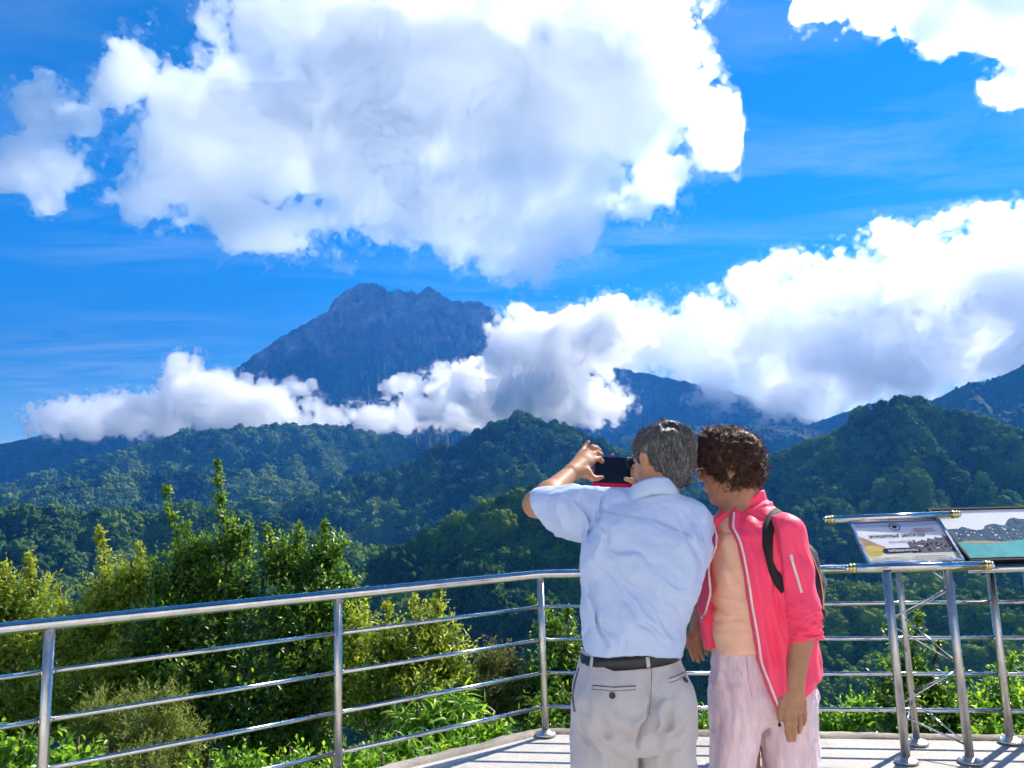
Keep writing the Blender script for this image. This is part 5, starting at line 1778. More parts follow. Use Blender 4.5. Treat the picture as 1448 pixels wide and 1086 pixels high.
    # ---------- tee
    tr = [(728, 1028, 1080, 0.060, 0.03), (740, 1016, 1100, 0.085, 0.02), (760, 1008, 1118, 0.105, 0.01), (800, 1004, 1130, 0.118, 0.0), (840, 1004, 1132, 0.116, 0.0), (880, 1006, 1133, 0.116, 0.0), (918, 1010, 1137, 0.118, 0.0)]
    Ft = Field((0.52, 2.28, 0.98), (1.02, 2.70, 1.50), 0.0045)
    Ft.loft(rows_px(tr, Y), 0.01, p=2.2)
    Ft.seg(nk + [-0.01, -0.01, -0.03], hw((0, 0.0, -0.10)), 0.060, 0.070, 0.008, 'sub')
    kk = lambda u, v: px(u, v, Y - 0.1)
    tfold = [(kk(1010, 860), kk(1060, 880), 0.007, 0.004), (kk(1012, 845), kk(1058, 855), 0.007, -0.003), (kk(1014, 885), kk(1062, 870), 0.006, 0.003), (kk(1022, 790), kk(1050, 840), 0.009, 0.003), (kk(1020, 900), kk(1065, 895), 0.006, -0.003)]
    Ft.band(lambda P: 2.2*creases(P, tfold) + wrinkle(P, 0.10, 0.0022, 41, (1.6, 1, 0.8)) + wrinkle(P, 0.045, 0.0008, 42))
    V, Q = Ft.mesh()
    to_ = add_part('shirt', V, Q, tee_m, root)
    tsf = Surf(V, Q)
    bm = bmesh.new()
    ribbon(bm, smooth_path(tsf.path([(1020, 752), (1026, 757), (1034, 758), (1042, 752), (1048, 742)], 2.0), 3), 0.012, 0.002, 0.002)
    sub(finish(bm, 'neckband', cloth_mat('peach_rib', (0.80, 0.40, 0.26), (0.86, 0.46, 0.31), 900, 0.2), root), to_, root)
    # ---------- trousers
    Fp = Field((0.52, 2.26, 0.04), (1.06, 2.74, 1.10), 0.005)
    Fp.loft(rows_px([(905, 1014, 1132, 0.108, 0.0), (925, 1010, 1134, 0.110, 0.0), (950, 1007, 1139, 0.112, 0.0), (980, 1005.5, 1147, 0.116, 0.0), (1004, 1006, 1150, 0.114, 0.0), (1024, 1030, 1120, 0.07, 0.0)], Y), 0.03, p=2.3)
    def leg(uL, uR, uL2, uR2):
        r = rows_px([(960, uL+4, uR-4, 0.09, 0.0), (985, uL, uR, 0.103, 0.0), (1030, uL, uR, 0.102, 0.0), (1086, uL2, uR2, 0.098, 0.0)], Y)
        zc, cx, cy, rx, ry_ = r[-1]
        return r + [(0.45, cx, Y + 0.01, rx*0.98, 0.094), (0.07, cx, Y + 0.01, rx*1.02, 0.10)]
    Fp.loft(leg(1004.5, 1073, 1004, 1064.5), 0.018, p=2.3)
    Fp.loft(leg(1074, 1151.5, 1080.5, 1153), 0.018, p=2.3)
    kp = lambda u, v: px(u, v, Y - 0.11)
    pf = [(kp(1058, 925), kp(1059, 990), 0.004, 0.003), (kp(1060, 960), kp(1066, 1010), 0.008, 0.006), (kp(1015, 950), kp(1058, 985), 0.008, 0.006), (kp(1012, 975), kp(1050, 990), 0.008, -0.005), (kp(1020, 940), kp(1056, 960), 0.007, 0.005),
          (kp(1062, 975), kp(1090, 960), 0.008, 0.005), (kp(1064, 990), kp(1100, 985), 0.007, -0.004), (kp(1020, 1000), kp(1032, 1080), 0.007, 0.004), (kp(1040, 1010), kp(1046, 1086), 0.006, -0.004), (kp(1090, 1010), kp(1096, 1086), 0.007, 0.004),
          (kp(1115, 1000), kp(1118, 1086), 0.006, -0.004), (kp(1136, 980), kp(1140, 1086), 0.006, 0.004), (kp(1030, 922), kp(1040, 950), 0.004, 0.003)]
    Fp.band(lambda P: creases(P + np.stack([noise_pts(P, 0.07, 83)*0.006, 0*P[:, 0], 0*P[:, 0]], 1), pf) + wrinkle(P, 0.10, 0.0035, 51, (0.8, 1, 1.8)) + wrinkle(P, 0.035, 0.0016, 52, (0.7, 1, 2.4)))
    V, Q = Fp.mesh()
    po = add_part('trousers', V, Q, lin, root)
    psf = Surf(V, Q)
    bm = bmesh.new()
    ribbon(bm, smooth_path(psf.path([(1056, 928), (1058, 960), (1063, 985)], 3)), 0.0018, 0.0006, 0.0008)
    sub(finish(bm, 'seam', plain('mauve_thread', (0.42, 0.25, 0.34), 0.8), root), po, root)
    sm = plain('dark_shoe', (0.03, 0.028, 0.03), 0.5)
    for u in (1036, 1115):
        a = px(u, 1000, Y + 0.02)
        shoe(root, (a[0], Y + 0.01, 0.0), (-0.6, -0.6, 0), sm)
    # ---------- jacket: body and sleeves are solid first, then hollowed and opened
    Fj = Field((0.50, 2.22, 0.82), (1.10, 2.80, 1.56), 0.0042)
    jr = [(716, 1034, 1090, 0.070, 0.035), (726, 1018, 1108, 0.088, 0.03), (738, 1004, 1122, 0.105, 0.02), (755, 997, 1130, 0.122, 0.012), (780, 994, 1136, 0.132, 0.004), (820, 991, 1143, 0.138, 0.0), (860, 990, 1148, 0.140, 0.0),
          (900, 994, 1152, 0.142, 0.0), (930, 1000, 1155, 0.144, 0.0), (960, 1004, 1158, 0.146, 0.0), (1000, 1006, 1158, 0.146, 0), (1020, 1006, 1158, 0.146, 0)]
    Fj.loft(rows_px(jr, Y), 0.012, p=2.25)
    # upright collar
    Fj.loft([(nk[2]-0.03, nk[0]+0.004, nk[1]+0.015, 0.085, 0.078), (nk[2]+0.012, nk[0]+0.002, nk[1]+0.015, 0.072, 0.068), (nk[2]+0.070, nk[0]+0.000, nk[1]+0.014, 0.071, 0.067)], 0.018)
    s0, s1, s2 = px(1109, 753, 2.395), px(1131, 862, 2.365), px(1140, 905, 2.350)
    # hem: slanting, longest at the front corner
    pa, pb, pm = px(1099, 1012, Y-0.13), px(1159, 946, Y), px(1008, 926, Y-0.05)
    near = Fj.D.copy()
    X = Fj.ax[0][:, None, None]
    Z = Fj.ax[2][None, None, :]
    zr = pa[2] + (X - pa[0])*(pb[2]-pa[2])/(pb[0]-pa[0])
    zl = pm[2] + (X - pm[0])*0.25
    xsplit = px(1040, 950, Y)[0]
    zh = np.where(X > xsplit, zr, zl)
    Fj.D = np.maximum(Fj.D, (zh - Z).astype(np.float32))
    def jfolds(P):
        kj = lambda u, v: px(u, v, Y - 0.13)
        L = [(kj(1050, 760), kj(1064, 850), 0.010, 0.004), (kj(1066, 800), kj(1090, 960), 0.012, -0.005), (kj(1080, 860), kj(1104, 960), 0.012, 0.006), (kj(1092, 820), kj(1108, 900), 0.008, 0.005), (kj(1078, 760), kj(1090, 830), 0.010, -0.004),
             (kj(1060, 720), kj(1100, 740), 0.008, 0.004), (kj(1108, 912), kj(1104, 985), 0.010, -0.005), (kj(1070, 705), kj(1052, 745), 0.007, 0.004)]
        return 2.2*creases(P, L) + wrinkle(P, 0.15, 0.0050, 61, (0.9, 1, 1.5)) + wrinkle(P, 0.06, 0.0022, 62, (0.8, 1, 1.6))
    Fj.band(jfolds)
    # neck well
    Fj.seg(nk + [0.0, 0.013, -0.05], nk + [-0.004, 0.012, 0.12], 0.063, 0.064, 0.0, 'sub')
    # front opening between the two zip edges
    zl_px = [(700, 1016), (722, 1020), (735, 1021), (760, 1021.5), (775, 1020), (800, 1010), (840, 1011), (880, 1004), (925, 1009), (1020, 1012)]
    zr_px = [(700, 1062), (725, 1044), (745, 1037), (770, 1044), (790, 1047), (850, 1055), (930, 1068), (980, 1085), (1008, 1097), (1020, 1102)]
    def edge(px_list):
        pts = [px(u, v, Y - 0.10) for v, u in px_list]
        z = np.array([p[2] for p in pts])
        x = np.array([p[0] for p in pts])
        o = np.argsort(z)
        return np.interp(Fj.ax[2], z[o], x[o])[None, None, :]
    xl, xr = edge(zl_px), edge(zr_px)
    Yg = Fj.ax[1][None, :, None]
    top = float(px(1040, 704, Y)[2])
    d = np.maximum(np.maximum(xl - X, X - xr), Yg - (Y - 0.005))
    d = np.broadcast_to(d, Fj.D.shape)
    Fj.D = np.maximum(Fj.D, -d.astype(np.float32))
    # slanting collar top: high at the nape (right), low at the throat (left)
    Fj.cut(px(1072, 697, Y), (-0.42, -0.10, 0.9))
    # near sleeve (solid, with the arm inside)
    Sl = Field((0.78, 2.22, 1.00), (1.10, 2.56, 1.54), 0.0042)
    Sl.chain([s0, s0*0.5+s1*0.5, s1, s2], [0.062, 0.059, 0.054, 0.050], 0.02)
    def ruch(P):
        t = (s0[2] - P[:, 2])/(s0[2]-s2[2])
        w = np.clip((t - 0.62)/0.2, 0, 1)
        ph = noise_pts(P, 0.10, 66)*1.7
        return (w*(0.0042*np.sin(P[:, 2]*2*math.pi/0.021 + ph*1.3 + P[:, 0]*22) + 0.003*noise_pts(P/np.array([1, 1, 0.45]), 0.05, 67))
                + creases(P, [(px(1112, 750, 2.37), px(1128, 790, 2.37), 0.007, 0.004), (px(1122, 745, 2.37), px(1142, 800, 2.37), 0.007, -0.004), (px(1104, 800, 2.37), px(1128, 850, 2.37), 0.009, 0.004), (px(1108, 830, 2.37), px(1138, 868, 2.37), 0.008, -0.004)])
                + wrinkle(P, 0.09, 0.0022, 68, (1, 1, 1.3)))
    Sl.band(ruch)
    cdir = (s2 - s1)/np.linalg.norm(s2 - s1)
    Sl.cut(s2 + cdir*0.004, cdir*np.array([1, 1, 1]) + np.array([0.0, 0, -0.15]))
    Sl.seg(s2 - cdir*0.006, s2 + cdir*0.05, 0.037, 0.040, 0.004, 'sub')
    # far sleeve is hidden behind the man but for its cuff
    f0, f1 = px(1012, 752, 2.60), px(1000, 826, 2.63)
    Fj.chain([f0, f1], [0.052, 0.046], 0.01)
    # merge the near sleeve into the jacket grid
    lo_i = [int(round((Sl.ax[i][0] - Fj.ax[i][0])/Fj.h)) for i in range(3)]
    V1, Q1 = Fj.mesh()
    V2, Q2 = Sl.mesh()
    jo = add_part('jacket', np.concatenate([V1, V2]), np.concatenate([Q1, Q2 + len(V1)]), jk, root)
    jsf = Surf(np.concatenate([V1, V2]), np.concatenate([Q1, Q2 + len(V1)]))
    bsf = Surf(V1, Q1)
    def along(px_list, dx, v0, v1):
        pts = [px(u, v, Y - 0.10) for v, u in px_list if v0 <= v <= v1]
        out = []
        for p, q in zip(pts, pts[1:]):
            for t in np.linspace(0, 1, 14)[:-1]:
                w = p + (q - p)*t
                l, n, _, _ = bsf.t.ray_cast(Vector((w[0] + dx, Y - 0.4, w[2])), Vector((0, 1, 0)))
                if l is not None and l.y < Y - 0.01:
                    out.append((l, (n + Vector((0, -0.5, 0))).normalized()))
        return smooth_path(out, 4)
    for lst, dx, v0, v1 in ((zr_px, 0.0055, 722, 1008), (zl_px, -0.0055, 720, 925)):
        pn = along(lst, dx, v0, v1)
        bm = bmesh.new()
        ribbon(bm, pn, 0.0065, 0.0012, 0.0020)
        sub(finish(bm, 'zip', zip_m, root), jo, root)
    bm = bmesh.new()
    ribbon(bm, smooth_path(jsf.path([(1119.5, 790), (1124, 806), (1129, 822), (1133.5, 838)], 3.0), 2), 0.0075, 0.0012, 0.0012)
    sub(finish(bm, 'pocket_zip', zip_m, root), jo, root)
    bm = bmesh.new()
    ribbon(bm, smooth_path(jsf.path([(1118.2, 784), (1119.8, 791)], 2.0), 1), 0.009, 0.002, 0.002)
    sub(finish(bm, 'zip_pull', plain('pale_zip_pull', (0.75, 0.72, 0.72), 0.4), root), jo, root)
    bm = bmesh.new()
    ribbon(bm, smooth_path(jsf.path([(1121, 897), (1140, 899.5), (1159, 898)], 3.0), 2), 0.0025, 0.0003, 0.0010)
    sub(finish(bm, 'seam', plain('pink_thread', (0.80, 0.02, 0.08), 0.6), root), jo, root)
    # ---------- hair: a dense cap of curls
    Fh = Field(np.array(hc) - [0.17, 0.17, 0.17], np.array(hc) + [0.17, 0.17, 0.17], 0.004)
    cc = px(1035.5, 649, 2.535)
    k = 2.535/F
    Fh.ell(cc, (40*k, 0.100, 40*k), 0.02)
    Fh.ell(px(1053, 656, 2.53), (24*k, 0.085, 34*k), 0.02)
    Fh.ell(px(1041, 677, 2.53), (30*k, 0.075, 18*k), 0.02)
    Fh.ell(px(1012, 640, 2.52), (23*k, 0.080, 32*k), 0.02)
    Fh.ell(px(1002, 690, 2.50), (17*k, 0.09, 20*k), 0.012, None, 'sub')
    Fh.ell(px(994, 668, 2.49), (9*k, 0.09, 20*k), 0.012, None, 'sub')
    Fh.band(lambda P: -0.0075*(np.abs(noise_pts(P, 0.040, 31)) - 0.7) - 0.004*(np.abs(noise_pts(P, 0.018, 32)) - 0.7))
    V, Q = Fh.mesh()
    r = np.random.default_rng(9)
    fn = np.cross(V[Q[:, 1]] - V[Q[:, 0]], V[Q[:, 2]] - V[Q[:, 0]])
    Nv = np.zeros_like(V)
    for j in range(4):
        np.add.at(Nv, Q[:, j], fn)
    Nv /= np.linalg.norm(Nv, axis=1, keepdims=True) + 1e-12
    sel = r.choice(len(V), 6500)
    paths = []
    for i in sel:
        n_ = Nv[i]
        t = np.cross(n_, r.normal(0, 1, 3))
        t /= np.linalg.norm(t) + 1e-9
        bt = np.cross(n_, t)
        R_ = r.uniform(0.004, 0.0095)
        turns = r.uniform(0.7, 1.5)
        ph = r.uniform(0, 6.28)
        adv = r.uniform(0.006, 0.018)
        s = np.linspace(0, 1, 9)
        a = ph + s*turns*2*math.pi
        ax2 = n_*r.uniform(0.1, 0.8) + bt*0.9
        ax2 /= np.linalg.norm(ax2)
        ctr = V[i] + n_*(R_*0.35)
        pth = ctr + (np.outer(np.cos(a), t)*R_ + np.outer(np.sin(a), n_)*R_*0.85) + np.outer((s-0.5)*adv, ax2)
        paths.append(pth)
    for i in r.choice(len(V), 1600):                              # stray wisps catching the light
        n_ = Nv[i]
        d = n_ + r.normal(0, 0.6, 3)
        d /= np.linalg.norm(d)
        c2 = r.normal(0, 1, 3)
        s = np.linspace(0, 1, 9)
        paths.append(V[i] + np.outer(s*r.uniform(0.008, 0.026), d) + np.outer(s*s*0.010, c2))
    Vs, Qs = strands_mesh(None, paths, 0.00105, 0.00045)
    add_part('hair', np.concatenate([V, Vs]), np.concatenate([Q, Qs + len(V)]), hair_m, root)
    # ---------- gold wire spectacles
    bm = bmesh.new()
    for q in (-1, 1):
        tube_mesh(bm, [Vector(hw((q*0.032 + 0.024*math.cos(a), 0.119, 0.008 + 0.019*math.sin(a)))) for a in np.linspace(0, 2*math.pi, 21)], 0.0011, 6, False)
        tube_mesh(bm, [Vector(hw((q*0.056, 0.117, 0.014))), Vector(hw((q*0.074, 0.100, 0.015))), Vector(hw((q*0.080, 0.0, 0.016)))], 0.0018, 6)
    tube_mesh(bm, [Vector(hw((-0.008, 0.120, 0.010))), Vector(hw((0.008, 0.120, 0.010)))], 0.001, 6)
    finish(bm, 'spectacles', gold, root)
    # dark bead hanging from the thumb side
    bm = bmesh.new()
    c0 = Vector([float(t) for t in px(1102.3, 1024.5, 2.345)])
    tube_mesh(bm, [c0 + Vector((0, 0, 0.016)), c0], 0.0008, 6)
    lathe_mesh(bm, c0 - Vector((0, 0, 0.007)), (0, 0, 1), [(0, 0), (0.001, 0.003), (0.004, 0.0048), (0.008, 0.0042), (0.013, 0.0012), (0.014, 0)], 12)
    tag(finish(bm, 'pendant', dark), 'small black pendant dangling from the woman\'s thumb', 'pendant')
    # ---------- backpack
    bp = empty('backpack', tuple(float(t) for t in px(1150, 830, 2.66)), 'black backpack with gold piping on the woman\'s back', 'backpack')
    bag_m = cloth_mat('dark_purple_nylon', (0.016, 0.010, 0.020), (0.030, 0.018, 0.034), 700, 0.15, 0.55)
    Fb = Field((0.74, 2.48, 1.02), (1.12, 2.90, 1.50), 0.005)
    kb = 2.66/F
    Fb.loft(rows_px([(762, 1085, 1138, 0.05, 0.02), (775, 1075, 1150, 0.07, 0.02), (800, 1070, 1160, 0.085, 0.02), (830, 1068, 1166.5, 0.090, 0.02), (865, 1068, 1167.5, 0.090, 0.02), (885, 1070, 1163, 0.085, 0.02), (900, 1074, 1157, 0.07, 0.02)], 2.68), 0.02, p=2.8)
    Fb.band(lambda P: wrinkle(P, 0.09, 0.0035, 77) + wrinkle(P, 0.04, 0.001, 78))
    V, Q = Fb.mesh()
    add_part('bag', V, Q, bag_m, bp)
    bs = Surf(V, Q)
    bm = bmesh.new()
    pn = bs.path([(1143, 776), (1152, 795), (1159.5, 815), (1163.5, 840), (1164, 862)], 3.0)
    tube_mesh(bm, [p + n*0.001 for p, n in smooth_path(pn, 3)], 0.0028, 8)
    finish(bm, 'piping', steel('gold_piping', 0.35, (0.70, 0.48, 0.22)), bp)
    bm = bmesh.new()
    pn = smooth_path(bsf.path([(1114, 723.5), (1104, 723), (1096, 727), (1089, 737), (1085.5, 752), (1085, 775), (1088, 795), (1094, 810), (1102, 824), (1110, 834)], 2.5), 4)
    l0 = pn[0][0]
    ribbon(bm, pn, 0.034, 0.0035, 0.0032, dome=False)
    over = [l0 + Vector((0, 0, 0.003)), l0 + Vector((0.018, 0.05, -0.005)), l0 + Vector((0.028, 0.12, -0.035)), l0 + Vector((0.030, 0.17, -0.075))]
    ribbon(bm, [(p, (Vector((0.3, 0.5, 0.8)) if i else pn[0][1]).normalized()) for i, p in enumerate(over)], 0.034, 0.0035, 0.003, dome=False)
    finish(bm, 'strap', blk, bp)
    return root
# ---------------------------------------------------------------- plants on the slope below the terrace
def leaf_mat(name, stops, rough=0.38, trans=0.35):
    m, nt, b, out = mat(name)
    ge = nt.nodes.new('ShaderNodeNewGeometry')
    at = nt.nodes.new('ShaderNodeAttribute')
    at.attribute_name = 'young'
    a = N(nt, 'ShaderNodeMath', _operation='MULTIPLY_ADD')
    a.inputs[1].default_value = 0.45
    nt.links.new(ge.outputs['Random Per Island'], a.inputs[0])
    s = N(nt, 'ShaderNodeMath', _operation='MULTIPLY')
    s.inputs[1].default_value = 0.62
    nt.links.new(at.outputs['Fac'], s.inputs[0])
    nt.links.new(s.outputs[0], a.inputs[2])
    c = ramp(nt, a.outputs[0], stops)
    nt.links.new(c, b.inputs['Base Color'])
    b.inputs['Roughness'].default_value = rough
    b.inputs['Specular IOR Level'].default_value = 0.5
    t = nt.nodes.new('ShaderNodeBsdfTranslucent')
    hs = N(nt, 'ShaderNodeHueSaturation', Hue=0.485, Saturation=1.05, Value=2.1)
    nt.links.new(c, hs.inputs['Color'])
    nt.links.new(hs.outputs['Color'], t.inputs['Color'])
    mx = nt.nodes.new('ShaderNodeMixShader')
    mx.inputs[0].default_value = trans + 0.14
    nt.links.new(b.outputs[0], mx.inputs[1])
    nt.links.new(t.outputs[0], mx.inputs[2])
    nt.links.new(mx.outputs[0], out.inputs['Surface'])
    return m

def leaf_arrays(P, D, Nn, L, W, fold=0.25, droop=0.15):
    """Leaves from base points P along D, face normals Nn, lengths L, widths W."""
    D = D/(np.linalg.norm(D, axis=1, keepdims=True) + 1e-9)
    S = np.cross(D, Nn)
    S /= np.linalg.norm(S, axis=1, keepdims=True) + 1e-9
    U = np.cross(S, D)
    L, W = L[:, None], W[:, None]
    base = P
    ml = P + D*L*0.30 - S*W*0.42 + U*W*fold*0.8
    mr = P + D*L*0.30 + S*W*0.42 + U*W*fold*0.8
    hl = P + D*L*0.62 - S*W*0.40 + U*(W*fold*0.7 - L*droop*0.35)
    hr = P + D*L*0.62 + S*W*0.40 + U*(W*fold*0.7 - L*droop*0.35)
    mid = P + D*L*0.48 - U*L*droop*0.12
    tip = P + D*L - U*L*droop
    V = np.stack([base, ml, hl, tip, hr, mr, mid], 1)
    n = len(P)
    i = np.arange(n)[:, None]*7
    Q = np.concatenate([i + np.array([[0, 6, 2, 1]]), i + np.array([[6, 3, 2, 2]])[:, [0, 1, 2, 2]], i + np.array([[0, 5, 4, 6]]), i + np.array([[6, 4, 3, 3]])], 0)
    return V.reshape(-1, 3), i, n

def leaf_mesh(name, P, D, Nn, L, W, young, m, parent, fold=0.25, droop=0.15):
    V, i, n = leaf_arrays(P, D, Nn, L, W, fold, droop)
    T = np.concatenate([i + np.array([[0, 6, 1]]), i + np.array([[1, 6, 2]]), i + np.array([[2, 6, 3]]), i + np.array([[0, 5, 6]]), i + np.array([[5, 4, 6]]), i + np.array([[4, 3, 6]])], 1).reshape(-1, 3)
    me = np_mesh(name, V, T)
    at = me.attributes.new('young', 'FLOAT', 'POINT')
    at.data.foreach_set('value', np.repeat(young, 7).astype(np.float32))
    return link_mesh(name, me, m, parent)

def shoots(r, c, rad, n, per, slen, leaf, up=0.55, shell=0.55, spread=0.9, young0=0.0):
    """Leafy shoots filling an ellipsoid clump; returns leaf arrays."""
    c, rad = np.array(c), np.array(rad)
    d = r.normal(0, 1, (n, 3))
    d /= np.linalg.norm(d, axis=1, keepdims=True)
    q = shell + (1-shell)*r.random((n, 1))**0.6
    q *= 1 + 0.10*r.normal(0, 1, (n, 1))
    tip = c + d*rad*q
    dr = d*np.array([1, 1, 0.8]) + np.array([0, 0, up]) + r.normal(0, 0.30, (n, 3))
    dr /= np.linalg.norm(dr, axis=1, keepdims=True)
    ln = slen*r.uniform(0.6, 1.3, (n, 1))
    t = (np.arange(per)[None, :] + r.uniform(-0.3, 0.3, (n, per)))/per
    bend = r.normal(0, 0.12, (n, 1, 3))
    P = tip[:, None, :] - (dr*ln)[:, None, :]*(1 - t[..., None]) + bend*ln[:, None, :]*(t[..., None]**2)
    az = np.arange(per)[None, :]*2.4 + r.uniform(0, 6.28, (n, 1)) + r.normal(0, 0.3, (n, per))
    a = np.cross(dr, np.array([0.2, 0.3, 0.93]))
    a /= np.linalg.norm(a, axis=1, keepdims=True) + 1e-9
    b = np.cross(dr, a)
    rad_d = np.cos(az)[..., None]*a[:, None, :] + np.sin(az)[..., None]*b[:, None, :]
    open_ = spread*(1.15 - 0.6*t[..., None])
    D = dr[:, None, :]*(0.55 + 0.5*t[..., None]) + rad_d*open_ + np.array([0, 0, -0.12])
    Nn = dr[:, None, :]*0.9 - rad_d*0.25 + r.normal(0, 0.30, (n, per, 3)) + np.array([0, 0, 0.45])
    size = leaf*(1.0 - 0.42*t**2)*r.uniform(0.7, 1.25, (n, per))
    yg = np.clip(young0 + 0.55*t**2*r.uniform(0.3, 1.0, (n, 1)) + 0.18*(d[:, 2:3]) + r.normal(0, 0.08, (n, per)), 0, 1)
    return P.reshape(-1, 3), D.reshape(-1, 3), Nn.reshape(-1, 3), size.ravel(), yg.ravel()

def tall_shoot(r, base, top, n, leaf, width, young0=0.25):
    """A tall leading shoot with side twigs, narrowing to its tip."""
    base, top = np.array(base), np.array(top)
    ax = top - base
    t = np.sort(r.random(n))
    c = base + ax*t[:, None] + np.stack([0.02*np.sin(t*5 + 1), 0.02*np.cos(t*4), 0*t], 1)*np.linalg.norm(ax)
    out = []
    for i in range(n):
        w = width*(1 - 0.72*t[i])*r.uniform(0.5, 1.2)
        az = r.uniform(0, 6.28)
        dr = np.array([math.cos(az)*0.8, math.sin(az)*0.8, 0.75])
        out.append((c[i] + dr*w, dr, w))
    per = 7
    P, D, Nn, S, Yg = [], [], [], [], []
    for tip, dr, w in out:
        for k in range(per):
            f = (k + r.uniform(-.3, .3))/per
            az = k*2.4 + r.uniform(0, 6.28)
            a = np.cross(dr, [0.1, 0.3, 0.9])
            a /= np.linalg.norm(a)
            b = np.cross(dr, a)
            rd = math.cos(az)*a + math.sin(az)*b
            P.append(tip - dr*w*1.3*(1-f))
            D.append(dr*0.7 + rd*0.85)
            Nn.append(np.array([0, 0, 0.8]) + dr*0.5 + r.normal(0, .3, 3))
            S.append(leaf*r.uniform(.65, 1.1)*(1 - .3*f))
            Yg.append(min(1, max(0, young0 + 0.35*f + r.normal(0, .1))))
    return np.array(P), np.array(D), np.array(Nn), np.array(S), np.array(Yg)

def slope_z(x, y):
    """Height of the hillside below the terrace."""
    d = np.maximum(0.0, np.maximum((x - 0.1445)*0.1547 + (y - 5.251)*0.988, np.where(x < 0.4, (x - 0.1445)*-0.579 + (y - 5.251)*0.815, -9)))
    return -0.55 - 0.62*d - 0.0004*d*d

def plant(name, label, cat, group, clumps, talls, leafsize, ratio, m, bark, seed, depth=0.8, dens=1.0, trunk_r=0.06, fold=0.25, droop=0.15, up=0.55, per=9, slen=0.34, young0=0.0, shell=0.5, spread=0.9):
    """clumps: (u, v, radius px u, radius px v, distance y)."""
    r = np.random.default_rng(seed)
    cs = []
    for (u, v, ru, rv, y) in clumps:
        k = y/F
        cs.append((at_y(u, v, y), np.array([ru*k, (ru+rv)/2*k*depth, rv*k])))
    mean = np.mean([c for c, _ in cs], 0)
    low = min(c[2] - q[2]*0.5 for c, q in cs)
    bx, by = mean[0], mean[1] + 0.1
    gz = min(float(slope_z(np.array(bx), np.array(by))), low - 0.3)
    root = empty(name, (bx, by, gz), label, cat, group)
    bm = bmesh.new()
    base = Vector((bx, by, gz - 0.3))
    fork = Vector((bx, by, gz + (low - gz)*0.6))
    tube_mesh(bm, [base, base.lerp(fork, 0.5) + Vector((0.04, 0.02, 0)), fork], trunk_r*1.5, 9, r1=trunk_r)
    trunk = finish(bm, 'trunk', bark, root)
    for c, q in cs:
        bm = bmesh.new()
        e = Vector(c)
        mid = fork.lerp(e, 0.5) + Vector((r.normal(0, .08), r.normal(0, .08), -0.05))
        tube_mesh(bm, [fork - Vector((0, 0, 0.05)), mid, e, e + Vector((0, 0, q[2]*0.6))], trunk_r*0.6, 7, r1=0.008)
        sub(finish(bm, 'branch', bark, root), trunk, root)
    arr = []
    for c, q in cs:
        vol = (q[0]*q[1] + q[0]*q[2] + q[1]*q[2])/3
        n = int(dens*vol/(max(leafsize*ratio, 0.022)*leafsize)*3.0) + 10
        arr.append(shoots(r, c, q, n, per, slen, leafsize, up, shell, spread, young0))
    for (u0, v0, u1, v1, y, n, w) in talls:
        arr.append(tall_shoot(r, at_y(u0, v0, y), at_y(u1, v1, y), n, leafsize*0.95, w))
        bm = bmesh.new()
        a, b_ = Vector(at_y(u0, v0, y)), Vector(at_y(u1, v1, y))
        tube_mesh(bm, [a - (b_-a)*0.4, a.lerp(b_, 0.5) + Vector((0.01, 0, 0)), b_], 0.014, 6, r1=0.004)
        sub(finish(bm, 'branch', bark, root), trunk, root)
    P, D, Nn, S, Yg = (np.concatenate([a[i] for a in arr]) for i in range(5))
    leaf_mesh('crown', P, D, Nn, S, S*ratio, Yg, m, root, fold, droop)
    print(name, seed, 'leaves', len(P))
    return root

